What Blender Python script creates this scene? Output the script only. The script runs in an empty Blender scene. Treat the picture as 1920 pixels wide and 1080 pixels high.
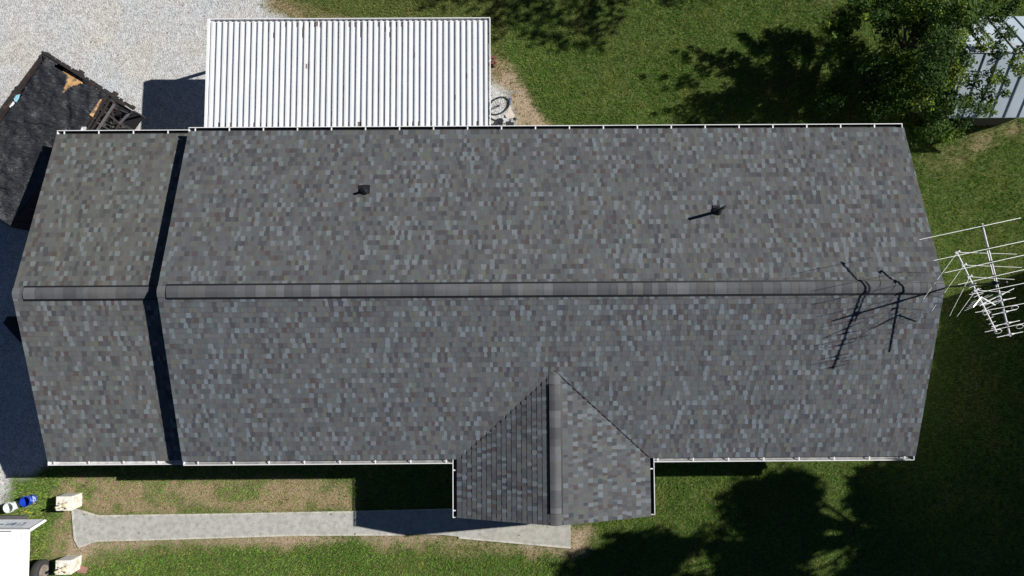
import bpy, math, random
import numpy as np
from mathutils import Vector, Matrix
R = random.Random(7)
NR = np.random.RandomState(11)

# ------------------------------------------------------------------ camera, sky, sun, exposure
sc = bpy.context.scene
COL = sc.collection
HE = 2.7033                                   # eave height above the ground
CAMP = Vector((5.0571, -0.8605, 19.1385 + HE))
CROT = (0.0511, -0.0037, -0.0065)
FPX = 1282.49
cam = bpy.data.cameras.new("camera"); cam.sensor_width = 36; cam.lens = FPX / 1920 * 36
cam.clip_start = .1; cam.clip_end = 2000
co = bpy.data.objects.new("camera", cam); COL.objects.link(co)
co.location = CAMP; co.rotation_euler = CROT; sc.camera = co
SUN = Vector((-1.2534, -0.3699, -1.0))        # direction the light travels, per metre of drop
w = bpy.data.worlds.new("World"); sc.world = w; w.use_nodes = True
nt = w.node_tree; nt.nodes.clear()
sky = nt.nodes.new('ShaderNodeTexSky'); sky.sky_type = 'NISHITA'; sky.sun_disc = False
sky.sun_elevation = math.radians(37.4); sky.sun_rotation = math.radians(73.6)
sky.altitude = 0; sky.air_density = .38; sky.dust_density = 0; sky.ozone_density = 3
bg = nt.nodes.new('ShaderNodeBackground'); bg.inputs[1].default_value = 0.05
wo = nt.nodes.new('ShaderNodeOutputWorld')
nt.links.new(sky.outputs[0], bg.inputs[0]); nt.links.new(bg.outputs[0], wo.inputs[0])
sl = bpy.data.lights.new("sun", 'SUN'); sl.energy = 5.0; sl.angle = math.radians(.53); sl.color = (1, .965, .91)
so = bpy.data.objects.new("sun", sl); COL.objects.link(so)
so.rotation_euler = SUN.to_track_quat('-Z', 'Y').to_euler(); so.location = (20, 6, 25)
sc.view_settings.view_transform = 'Standard'; sc.view_settings.look = 'None'
sc.view_settings.exposure = 0.42; sc.view_settings.gamma = 1

# ------------------------------------------------------------------ helpers
RM = np.array(Matrix.Identity(3))
from mathutils import Euler
RM = np.array(Euler(CROT, 'XYZ').to_matrix())
CP = np.array(CAMP)
def U(px, py, z=0.0):
    "photo pixel -> world point on the level z"
    q = RM @ np.array([(px - 960) / FPX, (540 - py) / FPX, -1.0])
    return Vector(CP + q * ((CP[2] - z) / -q[2]))
def PX(P):
    "world points (n,3) -> photo pixels"
    q = (np.asarray(P, float) - CP) @ RM
    return np.stack([960 + FPX * q[:, 0] / -q[:, 2], 540 - FPX * q[:, 1] / -q[:, 2]], 1)

def tag(o, label=None, cat=None, group=None, kind=None):
    if label: o['label'] = label
    if cat: o['category'] = cat
    if group: o['group'] = group
    if kind: o['kind'] = kind
    return o
def empty(name, loc, label, cat, group=None, rz=0):
    o = bpy.data.objects.new(name, None); COL.objects.link(o); o.location = loc; o.rotation_euler = (0, 0, rz)
    o.empty_display_size = .3
    return tag(o, label, cat, group)
def inside(poly, x, y):
    poly = np.asarray(poly, float); r = np.zeros(np.shape(x), bool); n = len(poly); j = n - 1
    for i in range(n):
        xi, yi = poly[i]; xj, yj = poly[j]
        c = ((yi > y) != (yj > y)) & (x < (xj - xi) * (y - yi) / (yj - yi + 1e-12) + xi)
        r ^= c; j = i
    return r
def sdist(poly, x, y):
    "signed distance, positive inside"
    poly = np.asarray(poly, float); d = np.full(np.shape(x), 1e9)
    for i in range(len(poly)):
        a = poly[i]; b = poly[(i + 1) % len(poly)]; ab = b - a
        t = np.clip(((x - a[0]) * ab[0] + (y - a[1]) * ab[1]) / (ab @ ab + 1e-12), 0, 1)
        d = np.minimum(d, np.hypot(x - a[0] - t * ab[0], y - a[1] - t * ab[1]))
    return np.where(inside(poly, x, y), d, -d)
TAB = NR.rand(256, 256)
def vnoise(x, y, s):
    x = np.asarray(x) / s + 57.3; y = np.asarray(y) / s + 31.7
    i = np.floor(x).astype(int); j = np.floor(y).astype(int); f = x - i; g = y - j
    f = f * f * (3 - 2 * f); g = g * g * (3 - 2 * g)
    T = lambda a, b: TAB[a % 256, b % 256]
    return (T(i, j) * (1 - f) + T(i + 1, j) * f) * (1 - g) + (T(i, j + 1) * (1 - f) + T(i + 1, j + 1) * f) * g
def fnoise(x, y, s): return (vnoise(x, y, s) * .55 + vnoise(x, y, s / 2.3) * .28 + vnoise(x, y, s / 5.1) * .17)

class MB:
    def __init__(s): s.v = []; s.f = []; s.c = []; s.uc = False; s.sm = False
    def face(s, pts, col=None):
        n = len(s.v); s.v += [tuple(p) for p in pts]; s.f.append(tuple(range(n, n + len(pts))))
        s.c.append(col if col else (1, 1, 1))
        if col: s.uc = True
    def box(s, a, b, col=None):
        x0, y0, z0 = [min(p, q) for p, q in zip(a, b)]; x1, y1, z1 = [max(p, q) for p, q in zip(a, b)]
        s.hexa([(x0, y0, z0), (x1, y0, z0), (x1, y1, z0), (x0, y1, z0)], [(x0, y0, z1), (x1, y0, z1), (x1, y1, z1), (x0, y1, z1)], col)
    def hexa(s, lo, hi, col=None):
        s.face([lo[3], lo[2], lo[1], lo[0]], col) if len(lo) == 4 else s.face(lo[::-1], col)
        s.face(hi, col)
        n = len(lo)
        for i in range(n): s.face([lo[i], lo[(i + 1) % n], hi[(i + 1) % n], hi[i]], col)
    def prism(s, poly, z0, z1, col=None):
        s.hexa([(p[0], p[1], z0) for p in poly], [(p[0], p[1], z1) for p in poly], col)
    def bar(s, a, b, w, h=None, col=None, up=(0, 0, 1)):
        a = Vector(a); b = Vector(b); h = h or w; d = (b - a).normalized(); u = Vector(up)
        if abs(d.dot(u)) > .95: u = Vector((1, 0, 0))
        r = d.cross(u).normalized(); u = r.cross(d)
        q = lambda P: [P - r * w / 2 - u * h / 2, P + r * w / 2 - u * h / 2, P + r * w / 2 + u * h / 2, P - r * w / 2 + u * h / 2]
        s.hexa(q(a), q(b), col)
    def tube(s, pts, rad, n=8, col=None, cap=True):
        pts = [Vector(p) for p in pts]; rad = rad if hasattr(rad, '__len__') else [rad] * len(pts)
        rings = []
        for i, p in enumerate(pts):
            d = (pts[min(i + 1, len(pts) - 1)] - pts[max(i - 1, 0)]).normalized()
            u = Vector((0, 0, 1)) if abs(d.z) < .9 else Vector((1, 0, 0))
            r = d.cross(u).normalized(); u = r.cross(d)
            rings.append([p + (r * math.cos(t * 2 * math.pi / n) + u * math.sin(t * 2 * math.pi / n)) * rad[i] for t in range(n)])
        for a, b in zip(rings, rings[1:]):
            for t in range(n): s.face([a[t], a[(t + 1) % n], b[(t + 1) % n], b[t]], col)
        if cap: s.face(rings[0][::-1], col); s.face(rings[-1], col)
    def lathe(s, c, prof, n=24, col=None, axis='z'):
        c = Vector(c)
        def P(r, h, t):
            x, y = r * math.cos(t), r * math.sin(t)
            return c + (Vector((x, y, h)) if axis == 'z' else Vector((h, x, y)))
        for (r0, h0), (r1, h1) in zip(prof, prof[1:]):
            for k in range(n):
                a, b = 2 * math.pi * k / n, 2 * math.pi * (k + 1) / n
                f = [P(r0, h0, a), P(r0, h0, b), P(r1, h1, b), P(r1, h1, a)]
                if r0 < 1e-6: f = f[1:]
                elif r1 < 1e-6: f = f[:3]
                s.face(f, col)
    def build(s, name, mat, parent=None, smooth=False, weld=True):
        me = bpy.data.meshes.new(name); me.from_pydata(s.v, [], s.f)
        if s.uc:
            at = me.color_attributes.new('tone', 'FLOAT_COLOR', 'CORNER')
            arr = np.concatenate([np.tile(np.array([*c, 1.0]), (len(f), 1)) for c, f in zip(s.c, s.f)])
            at.data.foreach_set('color', arr.ravel())
        me.materials.append(mat)
        if weld:
            import bmesh
            bm = bmesh.new(); bm.from_mesh(me); bmesh.ops.remove_doubles(bm, verts=bm.verts, dist=1e-5)
            if smooth:
                for f in bm.faces: f.smooth = True
                for e in bm.edges:
                    if len(e.link_faces) == 2 and e.calc_face_angle(0) > .7: e.smooth = False
            bm.to_mesh(me); bm.free()
        o = bpy.data.objects.new(name, me); COL.objects.link(o)
        if parent:
            o.parent = parent
            o.matrix_parent_inverse = parent_mat(parent).inverted()
        return o
def parent_mat(p):
    m = Matrix.LocRotScale(p.location, p.rotation_euler, None)
    return (parent_mat(p.parent) @ p.matrix_parent_inverse @ m) if p.parent else m
def np_mesh(name, V, F, mat, cols=None, parent=None, k=4):
    "V (n,3), F (m,k) index array, cols per face (m,3)"
    me = bpy.data.meshes.new(name); V = np.asarray(V, np.float32); F = np.asarray(F, np.int32); m = len(F)
    me.vertices.add(len(V)); me.vertices.foreach_set('co', V.ravel())
    me.loops.add(m * k); me.loops.foreach_set('vertex_index', F.ravel())
    me.polygons.add(m); me.polygons.foreach_set('loop_start', np.arange(0, m * k, k, dtype=np.int32))
    me.polygons.foreach_set('loop_total', np.full(m, k, np.int32))
    me.update(calc_edges=True)
    if cols is not None:
        at = me.color_attributes.new('tone', 'FLOAT_COLOR', 'CORNER')
        c = np.concatenate([cols, np.ones((m, 1))], 1); at.data.foreach_set('color', np.repeat(c, k, 0).astype(np.float32).ravel())
    me.materials.append(mat)
    o = bpy.data.objects.new(name, me); COL.objects.link(o)
    if parent:
        o.parent = parent; o.matrix_parent_inverse = parent_mat(parent).inverted()
    return o

# ------------------------------------------------------------------ materials
def M(name, col=(.5, .5, .5), rough=.6, metal=0, var=.12, scale=8, bump=0, bscale=60, tone=False, fine=0, fscale=200,
      trans=0, spec=.5, stain=None, stain_scale=1.2, stain_lo=.55, stain_hi=.7, coat=0):
    m = bpy.data.materials.new(name); m.use_nodes = True; n = m.node_tree; N = n.nodes; Lk = n.links
    b = N['Principled BSDF']; b.inputs['Roughness'].default_value = rough; b.inputs['Metallic'].default_value = metal
    b.inputs['Specular IOR Level'].default_value = spec
    if coat: b.inputs['Coat Weight'].default_value = coat
    tc = N.new('ShaderNodeNewGeometry')
    if tone:
        a = N.new('ShaderNodeAttribute'); a.attribute_name = 'tone'; cur = a.outputs['Color']
    else:
        a = N.new('ShaderNodeRGB'); a.outputs[0].default_value = (*col, 1); cur = a.outputs[0]
    def noise(sc_, det=3):
        t = N.new('ShaderNodeTexNoise'); t.inputs['Scale'].default_value = sc_; t.inputs['Detail'].default_value = det
        Lk.new(tc.outputs['Position'], t.inputs['Vector']); return t.outputs['Fac']
    def mul(cur, fac, amt):
        mr = N.new('ShaderNodeMapRange'); Lk.new(fac, mr.inputs[0]); mr.inputs[1].default_value = .25; mr.inputs[2].default_value = .75
        mr.inputs[3].default_value = 1 - amt; mr.inputs[4].default_value = 1 + amt
        v = N.new('ShaderNodeVectorMath'); v.operation = 'SCALE'; Lk.new(cur, v.inputs[0]); Lk.new(mr.outputs[0], v.inputs['Scale']); return v.outputs[0]
    if var: cur = mul(cur, noise(scale), var)
    if fine: cur = mul(cur, noise(fscale, 1), fine)
    if stain:
        mr = N.new('ShaderNodeMapRange'); Lk.new(noise(stain_scale, 6), mr.inputs[0]); mr.inputs[1].default_value = stain_lo; mr.inputs[2].default_value = stain_hi
        mx = N.new('ShaderNodeMix'); mx.data_type = 'RGBA'; Lk.new(mr.outputs[0], mx.inputs['Factor']); Lk.new(cur, mx.inputs[6])
        mx.inputs[7].default_value = (*stain, 1); cur = mx.outputs[2]
    Lk.new(cur, b.inputs['Base Color'])
    if bump:
        bp = N.new('ShaderNodeBump'); bp.inputs['Strength'].default_value = bump; bp.inputs['Distance'].default_value = .02
        Lk.new(noise(bscale, 3), bp.inputs['Height']); Lk.new(bp.outputs[0], b.inputs['Normal'])
    if trans:
        tr = N.new('ShaderNodeBsdfTranslucent'); Lk.new(cur, tr.inputs[0]); ms = N.new('ShaderNodeMixShader'); ms.inputs[0].default_value = trans
        Lk.new(b.outputs[0], ms.inputs[1]); Lk.new(tr.outputs[0], ms.inputs[2]); Lk.new(ms.outputs[0], N['Material Output'].inputs[0])
    return m
m_shingle = M('shingle granules', tone=True, rough=.95, var=.07, scale=3, fine=.35, fscale=260, bump=.25, bscale=300, spec=.2)
m_cap = M('ridge cap granules', tone=True, rough=.95, var=.1, scale=5, fine=.35, fscale=260, spec=.2)
m_black = M('black plastic', (.012, .012, .014), rough=.45)
m_pvc = M('black vent pipe', (.008, .008, .01), rough=.35)
m_white = M('white painted aluminium', (.72, .73, .74), rough=.4, var=.05)
m_siding = M('white siding', (.7, .7, .68), rough=.6, var=.05)
m_soffit = M('roof deck underside', (.5, .48, .45), rough=.8)
m_drip = M('dark drip edge', (.06, .06, .065), rough=.5)
m_conc = M('sidewalk concrete', tone=True, rough=.9, var=.12, scale=4, fine=.3, fscale=45, bump=.2, bscale=90, stain=(.26, .25, .23), stain_scale=7, stain_lo=.45, stain_hi=.8)
m_grass = M('grass blades', tone=True, rough=.7, var=.2, scale=3, trans=.3, spec=.1)
m_leaf = M('tree leaves', tone=True, rough=.5, var=.2, scale=2, trans=.35, spec=.12)
m_bark = M('bark', (.09, .07, .055), rough=.95, var=.3, scale=20, bump=.6, bscale=40)
m_alum = M('weathered aluminium tube', (.6, .61, .62), rough=.42, metal=.25, var=.15, scale=30)
m_insul = M('dark plastic insulator', (.02, .02, .022), rough=.5)
m_mast = M('dark painted steel mast', (.025, .025, .028), rough=.6)
m_steel = M('black steel with rust', (.03, .026, .026), rough=.6, var=.3, scale=12, stain=(.09, .045, .03), stain_scale=6, stain_lo=.55, stain_hi=.75)
m_cream = M('weathered whitewashed concrete', tone=True, rough=.9, var=.15, scale=10, fine=.2, fscale=60, stain=(.42, .36, .25), stain_scale=7, stain_lo=.5, stain_hi=.72, bump=.4, bscale=50)
m_brick = M('red brick', (.14, .06, .045), rough=.9, var=.3, scale=30)
m_vwhite = M('white enamel', (.86, .86, .87), rough=.3, var=.02, coat=.3)
m_rubber = M('tyre rubber', (.035, .034, .034), rough=.85, var=.2, scale=30)
m_rust = M('dusty wheel steel', (.2, .17, .14), rough=.7, var=.3, scale=25)
m_chrome = M('dull chrome', (.75, .76, .78), rough=.3, metal=.7, var=.1)
m_blueframe = M('blue enamel', (.03, .06, .2), rough=.35, var=.1)
m_saddle = M('pale saddle vinyl', (.55, .5, .44), rough=.6)
m_bblue = M('blue bucket plastic', (.01, .05, .42), rough=.35, var=.1)
m_bwhite = M('white bucket plastic', (.68, .72, .7), rough=.4, var=.06)
m_print = M('white printed label', (.7, .8, .9), rough=.4, var=.1)
m_ply = M('plywood scrap', (.5, .3, .13), rough=.8, var=.35, scale=9, stain=(.16, .11, .07), stain_scale=5, stain_lo=.5, stain_hi=.62)
m_paper = M('white sheet scrap', (.75, .77, .8), rough=.6)
m_cyan = M('pale blue sheet scrap', (.3, .6, .72), rough=.6)
m_yellow = M('yellow plastic strip', (.65, .55, .05), rough=.5)
m_stone = M('pale stone', (.55, .53, .5), rough=.9, var=.25, scale=20)

# metals with own stains
m_pan = M('white enamelled steel roof pan', tone=True, rough=.42, var=.04, scale=2, spec=.5)
m_shed = M('galvanised shed roofing', (.4, .47, .53), rough=.6, metal=0, var=.12, scale=1.5, stain=(.34, .2, .12), stain_scale=1.6, stain_lo=.66, stain_hi=.72)

# ------------------------------------------------------------------ ground: one sheet with zones
W0 = 4.6; S0 = .338; X0, X1 = -3.9969, 16.2989; XL = -8.0104; WL = 4.6595; DZ = .4234
PXC, PW, PYF, PS = 6.2524, 2.6555, -6.2072, .3144
HR = HE + S0 * W0                               # ridge height
def wp(pts, z=0): return [(U(x, y, z).x, U(x, y, z).y) for x, y in pts]
GRAVEL = wp([(-900, -900), (480, -900), (497, -40), (505, 20), (600, 60), (880, 100), (925, 150), (948, 168), (955, 200), (968, 250), (900, 420), (300, 700), (60, 895), (26, 900), (16, 925), (4, 945), (-60, 962), (-900, 1000)])
BARE = [wp(p) for p in ([(470, -80), (505, -40), (560, 12), (760, 60), (930, 90), (965, 122), (995, 170), (1020, 212), (1062, 248), (1062, 330), (880, 330), (880, 120), (500, 60)],
        [(105, 895), (560, 890), (668, 896), (668, 962), (400, 966), (200, 970), (130, 950), (96, 925)],
        [(118, 950), (140, 950), (140, 1030), (170, 1030), (400, 1018), (780, 1010), (1060, 1030), (1080, 975), (1112, 985), (1105, 1030), (1060, 1048), (860, 1035), (760, 1030), (620, 1022), (420, 1024), (200, 1045), (160, 1062), (120, 1052), (92, 1040), (98, 1000)],
        [(1725, 286), (1780, 285), (1790, 262), (1850, 240), (1990, 240), (1990, 254), (1880, 258), (1830, 290), (1790, 316), (1745, 318)],
        [(1520, -20), (1545, -30), (1560, 10), (1530, 12)])]
SOIL = [wp(p) for p in ([(480, -60), (512, -40), (520, 30), (505, 45), (490, 20)], [(925, 150), (960, 130), (1000, 190), (1045, 250), (940, 260)],
        [(128, 1000), (180, 1014), (560, 1004), (760, 1003), (1070, 1029), (1068, 1038), (860, 1020), (740, 1014), (300, 1022), (190, 1032), (150, 1050), (125, 1040)], [(1070, 985), (1100, 990), (1100, 1040), (1070, 1035)])]
def zones(x, y):
    wob = (fnoise(x, y, 1.3) - .5) * 1.1; wob2 = (fnoise(x + 40, y - 20, .35) - .5) * .7
    g = np.clip(sdist(GRAVEL, x, y) / .35 + wob * .8 + wob2 + .5, 0, 1)
    b = np.zeros(np.shape(x))
    for p in BARE: b = np.maximum(b, np.clip(sdist(p, x, y) / .45 + wob + wob2 * 1.2 + .45, 0, 1))
    patch = np.clip((fnoise(x - 11, y + 9, .55) - .5) * 7, 0, 1)
    b = b * (1 - .55 * patch) * np.where((x > 14) & (y > 2), .72 - .5 * np.clip((fnoise(x + 3, y, .4) - .45) * 6, 0, 1), 1)
    s = np.zeros(np.shape(x))
    for p in SOIL: s = np.maximum(s, np.clip(sdist(p, x, y) / .25 + wob + wob2 + .5, 0, 1))
    return g, b, s
xs = np.concatenate([[-600, -250, -100, -45, -25, -16], np.arange(-13.5, 24.51, .085), [27, 35, 60, 120, 250, 600]])
ys = np.concatenate([[-600, -250, -100, -45, -20, -13], np.arange(-11, 12.51, .085), [15, 22, 45, 100, 250, 600]])
gx, gy = np.meshgrid(xs, ys); nx, ny = len(xs), len(ys)
g_, b_, s_ = zones(gx, gy)
gz = (fnoise(gx, gy, 2.2) - .5) * .03 * (1 - g_) - .02 + np.where((abs(gx) > 24.6) | (abs(gy) > 12.6), 0, 0)
gz = np.minimum(gz, -.002)
Vg = np.stack([gx, gy, gz], -1).reshape(-1, 3)
idx = np.arange(nx * ny).reshape(ny, nx)
Fg = np.stack([idx[:-1, :-1], idx[:-1, 1:], idx[1:, 1:], idx[1:, :-1]], -1).reshape(-1, 4)
mg = bpy.data.materials.new('ground'); mg.use_nodes = True
n = mg.node_tree; N = n.nodes; Lk = n.links; bs = N['Principled BSDF']; bs.inputs['Roughness'].default_value = .95; bs.inputs['Specular IOR Level'].default_value = .15
at = N.new('ShaderNodeAttribute'); at.attribute_name = 'zone'; sep = N.new('ShaderNodeSeparateColor'); Lk.new(at.outputs['Color'], sep.inputs[0])
geo = N.new('ShaderNodeNewGeometry')
def nz(s, d=2):
    t = N.new('ShaderNodeTexNoise'); t.inputs['Scale'].default_value = s; t.inputs['Detail'].default_value = d; Lk.new(geo.outputs['Position'], t.inputs['Vector']); return t.outputs['Fac']
def ramp(f, st):
    r = N.new('ShaderNodeValToRGB'); Lk.new(f, r.inputs[0]); e = r.color_ramp.elements
    while len(e) < len(st): e.new(.5)
    for k, (p, c) in enumerate(st): e[k].position = p; e[k].color = (*c, 1)
    return r.outputs[0]
def mix(f, a, b, mode='MIX'):
    m = N.new('ShaderNodeMix'); m.data_type = 'RGBA'; m.blend_type = mode
    if isinstance(f, float): m.inputs['Factor'].default_value = f
    else: Lk.new(f, m.inputs['Factor'])
    Lk.new(a, m.inputs[6]); Lk.new(b, m.inputs[7]); return m.outputs[2]
def vor(s, out='Color'):
    t = N.new('ShaderNodeTexVoronoi'); t.inputs['Scale'].default_value = s; Lk.new(geo.outputs['Position'], t.inputs['Vector']); return t.outputs[out]
sv = N.new('ShaderNodeSeparateColor'); Lk.new(vor(34), sv.inputs[0])
stones = ramp(sv.outputs[0], [(0, (.24, .22, .2)), (.12, (.36, .35, .33)), (.5, (.46, .46, .45)), (.85, (.52, .52, .515)), (1, (.62, .62, .6))])
sv2 = N.new('ShaderNodeSeparateColor'); Lk.new(vor(9), sv2.inputs[0])
tint = ramp(nz(.8, 5), [(.3, (.97, 1.02, 1.1)), (.55, (1.03, 1.03, 1.03)), (.75, (1.05, .99, .92))])
stones = mix(1.0, stones, tint, 'MULTIPLY')
stones = mix(1.0, stones, ramp(sv2.outputs[1], [(0, (.86, .86, .86)), (1, (1.1, 1.1, 1.1))]), 'MULTIPLY')
grassbase = ramp(nz(14, 4), [(.3, (.04, .06, .014)), (.55, (.08, .11, .028)), (.75, (.12, .125, .04))])
straw = ramp(nz(30, 4), [(.3, (.15, .11, .06)), (.5, (.26, .2, .12)), (.7, (.36, .29, .18))])
soil = ramp(nz(20, 5), [(.3, (.22, .16, .1)), (.7, (.4, .32, .23))])
c = mix(sep.outputs[1], grassbase, straw); c = mix(sep.outputs[2], c, soil); c = mix(sep.outputs[0], c, stones)
Lk.new(c, bs.inputs['Base Color'])
bp = N.new('ShaderNodeBump'); bp.inputs['Strength'].default_value = .6; bp.inputs['Distance'].default_value = .02
Lk.new(vor(26, 'Distance'), bp.inputs['Height']); Lk.new(bp.outputs[0], bs.inputs['Normal'])
go = np_mesh('ground', Vg, Fg, mg); tag(go, kind='structure')
za = go.data.color_attributes.new('zone', 'FLOAT_COLOR', 'POINT')
za.data.foreach_set('color', np.stack([g_, b_ * (1 - g_), s_ * (1 - g_), np.ones_like(g_)], -1).astype(np.float32).ravel())

# ------------------------------------------------------------------ grass (nobody could count it)
WALK = [wp([(135, 953), (153, 958), (184, 967.5), (420, 964), (640, 960), (860, 954.5), (960, 953), (1000, 990), (1070, 985), (1070, 1027), (960, 1017), (860, 1008), (760, 1002), (560, 1003), (300, 1011), (182, 1014), (170, 1018), (148, 1026), (140, 1010)])]
def houseclear(x, y):
    h = (x > XL + .4) & (x < X1 - .4) & (abs(y) < 4.2)
    return h
def blades(name, n_t, region, prob, colf, hgt, wid, nb=5, spread=.05):
    x = NR.uniform(region[0], region[1], n_t); y = NR.uniform(region[2], region[3], n_t)
    k = NR.rand(n_t) < prob(x, y); x = x[k]; y = y[k]; n = len(x)
    X = np.repeat(x, nb) + NR.normal(0, spread, n * nb); Y = np.repeat(y, nb) + NR.normal(0, spread, n * nb); m = n * nb
    a = NR.uniform(0, 2 * np.pi, m); lean = NR.uniform(.3, 1.3, m); h = NR.uniform(.5, 1.2, m) * hgt; wv = NR.uniform(.6, 1.3, m) * wid
    dx = np.cos(a); dy = np.sin(a)
    z0 = np.full(m, -.025)
    A = np.stack([X - dy * wv, Y + dx * wv, z0], 1); B = np.stack([X + dy * wv, Y - dx * wv, z0], 1)
    Cc = np.stack([X + dx * h * lean, Y + dy * h * lean, h], 1)
    V = np.stack([A, B, Cc], 1).reshape(-1, 3); F = np.arange(m * 3).reshape(-1, 3)
    col = colf(np.repeat(x, nb), np.repeat(y, nb), m)
    return V, F, col
def p_green(x, y):
    g, b, s = zones(x, y)
    q = (1 - g) * (1 - .8 * b) * (1 - .85 * s); 
    for p in WALK: q = q * (~inside(p, x, y))
    return q * ~houseclear(x, y)
def p_dead(x, y):
    g, b, s = zones(x, y); q = np.clip(b * (1 - .7 * s) + .06, 0, 1) * (1 - g) * .9
    for p in WALK: q = q * (~inside(p, x, y))
    return q * ~houseclear(x, y)
def c_green(x, y, m):
    t = fnoise(x, y, 1.7)[:, None]; t2 = fnoise(x + 9, y + 5, .5)[:, None]
    lush = np.array([.18, .32, .06]); dry = np.array([.33, .36, .095]); dark = np.array([.13, .255, .04])
    k = np.clip((t - .35) * 3, 0, 1); c = dark * (1 - k) + lush * k
    k2 = np.clip((t2 - .5) * 3.5, 0, 1); c = c * (1 - .65 * k2) + dry * .65 * k2
    front = np.clip((-y - 3) / 2, 0, 1)[:, None] * np.clip((10 - x) / 6, 0, 1)[:, None]
    c = c * (1 + .22 * front)
    far = ((y > 4) & (x < 5))[:, None]; c = np.where(far, c * .6 + np.array([.3, .24, .1]) * .4, c)
    st = (NR.rand(m) < .10)[:, None]; c = np.where(st, np.array([.4, .34, .16]), c)
    return c * NR.uniform(.72, 1.32, (m, 1))
def c_dead(x, y, m):
    c = np.array([.44, .35, .2]) * NR.uniform(.5, 1.4, (m, 1)); g = (NR.rand(m) < .18)[:, None]
    return np.where(g, np.array([.2, .27, .06]), c)
REG = (-12, 22.6, -9.6, 10.6)
b1 = blades('g', 250000, REG, p_green, c_green, .052, .0075, 5, .035)
b2 = blades('d', 90000, REG, p_dead, c_dead, .028, .008, 4, .04)
V = np.concatenate([b1[0], b2[0]]); F = np.concatenate([b1[1], b2[1] + len(b1[0])]); Cc = np.concatenate([b1[2], b2[2]])
tag(np_mesh('grass', V, F, m_grass, Cc, k=3), 'short green and straw coloured grass of the lawn around the house', 'grass', kind='stuff')
# fallen leaves and twigs on gravel and lawn
def scatter_leaves():
    n0 = 5200; x = NR.uniform(-12, 22, n0); y = NR.uniform(-9, 10.5, n0); g, b, s = zones(x, y)
    w = np.where(g > .5, .10 + .9 * np.clip((fnoise(x, y, 1.5) - .42) * 4, 0, 1) * np.clip(1.0 - abs(x + 4.2) / 3.2, 0.12, 1), .12 + .45 * b)
    w *= ~houseclear(x, y); k = NR.rand(n0) < w; x = x[k]; y = y[k]; n_ = len(x)
    sz = NR.uniform(.014, .036, n_); a = NR.uniform(0, 6.28, n_); V = []
    for q, (r1, r2) in enumerate([(1, 0), (0, .55), (-1, 0), (0, -.55)]):
        V.append(np.stack([x + sz * (r1 * np.cos(a) - r2 * np.sin(a)), y + sz * (r1 * np.sin(a) + r2 * np.cos(a)), np.full(n_, .012) + (.012 if q % 2 else 0) + (g[k] < .5) * .03], 1))
    V = np.stack(V, 1).reshape(-1, 3); F = np.arange(n_ * 4).reshape(-1, 4)
    pal = np.array([[.10, .06, .035], [.22, .13, .07], [.05, .04, .03], [.3, .2, .1]])
    return np_mesh('fallen_leaves', V, F, m_leaf, pal[NR.randint(0, 4, n_)] * NR.uniform(.7, 1.3, (n_, 1)))
tag(scatter_leaves(), 'brown fallen leaves and bits scattered over gravel and grass', 'leaves', kind='stuff')

# ------------------------------------------------------------------ sidewalk
mb = MB(); 
w1 = wp([(135, 953), (153, 958), (184, 967.5), (420, 964), (640, 960), (860, 954.5), (900, 954), (900, 1011), (830, 1003), (760, 1002), (560, 1003), (300, 1011), (182, 1014), (170, 1018), (148, 1026), (140, 1010)], .02)
w2 = wp([(900.3, 954), (1070, 954), (1070, 1027.5), (900.3, 1011.2)], .02)
mb.prism(w1[::-1], -.1, .02, (.4, .395, .37)); mb.prism(w2[::-1], -.1, .022, (.37, .36, .32))
tag(mb.build('sidewalk', m_conc), kind='structure')
# pale worn rim of the slab edge
mb = MB()
E1 = [(184, 967.5), (420, 964), (640, 960), (860, 954.5)]; E2 = [(1070, 1027), (960, 1017), (860, 1008)]; E3 = [(760, 1002.5), (560, 1003), (300, 1011), (182, 1014), (170, 1018), (148, 1026), (140, 1010), (135.5, 954), (153, 958), (184, 967.5)]
for E in (E1, E2, E3):
    for a, b in zip(E, E[1:]): mb.bar(U(*a, .012), U(*b, .012), .05, .03, (.5, .48, .42))
tag(mb.build('sidewalk_edge', m_conc), kind='structure')

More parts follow.
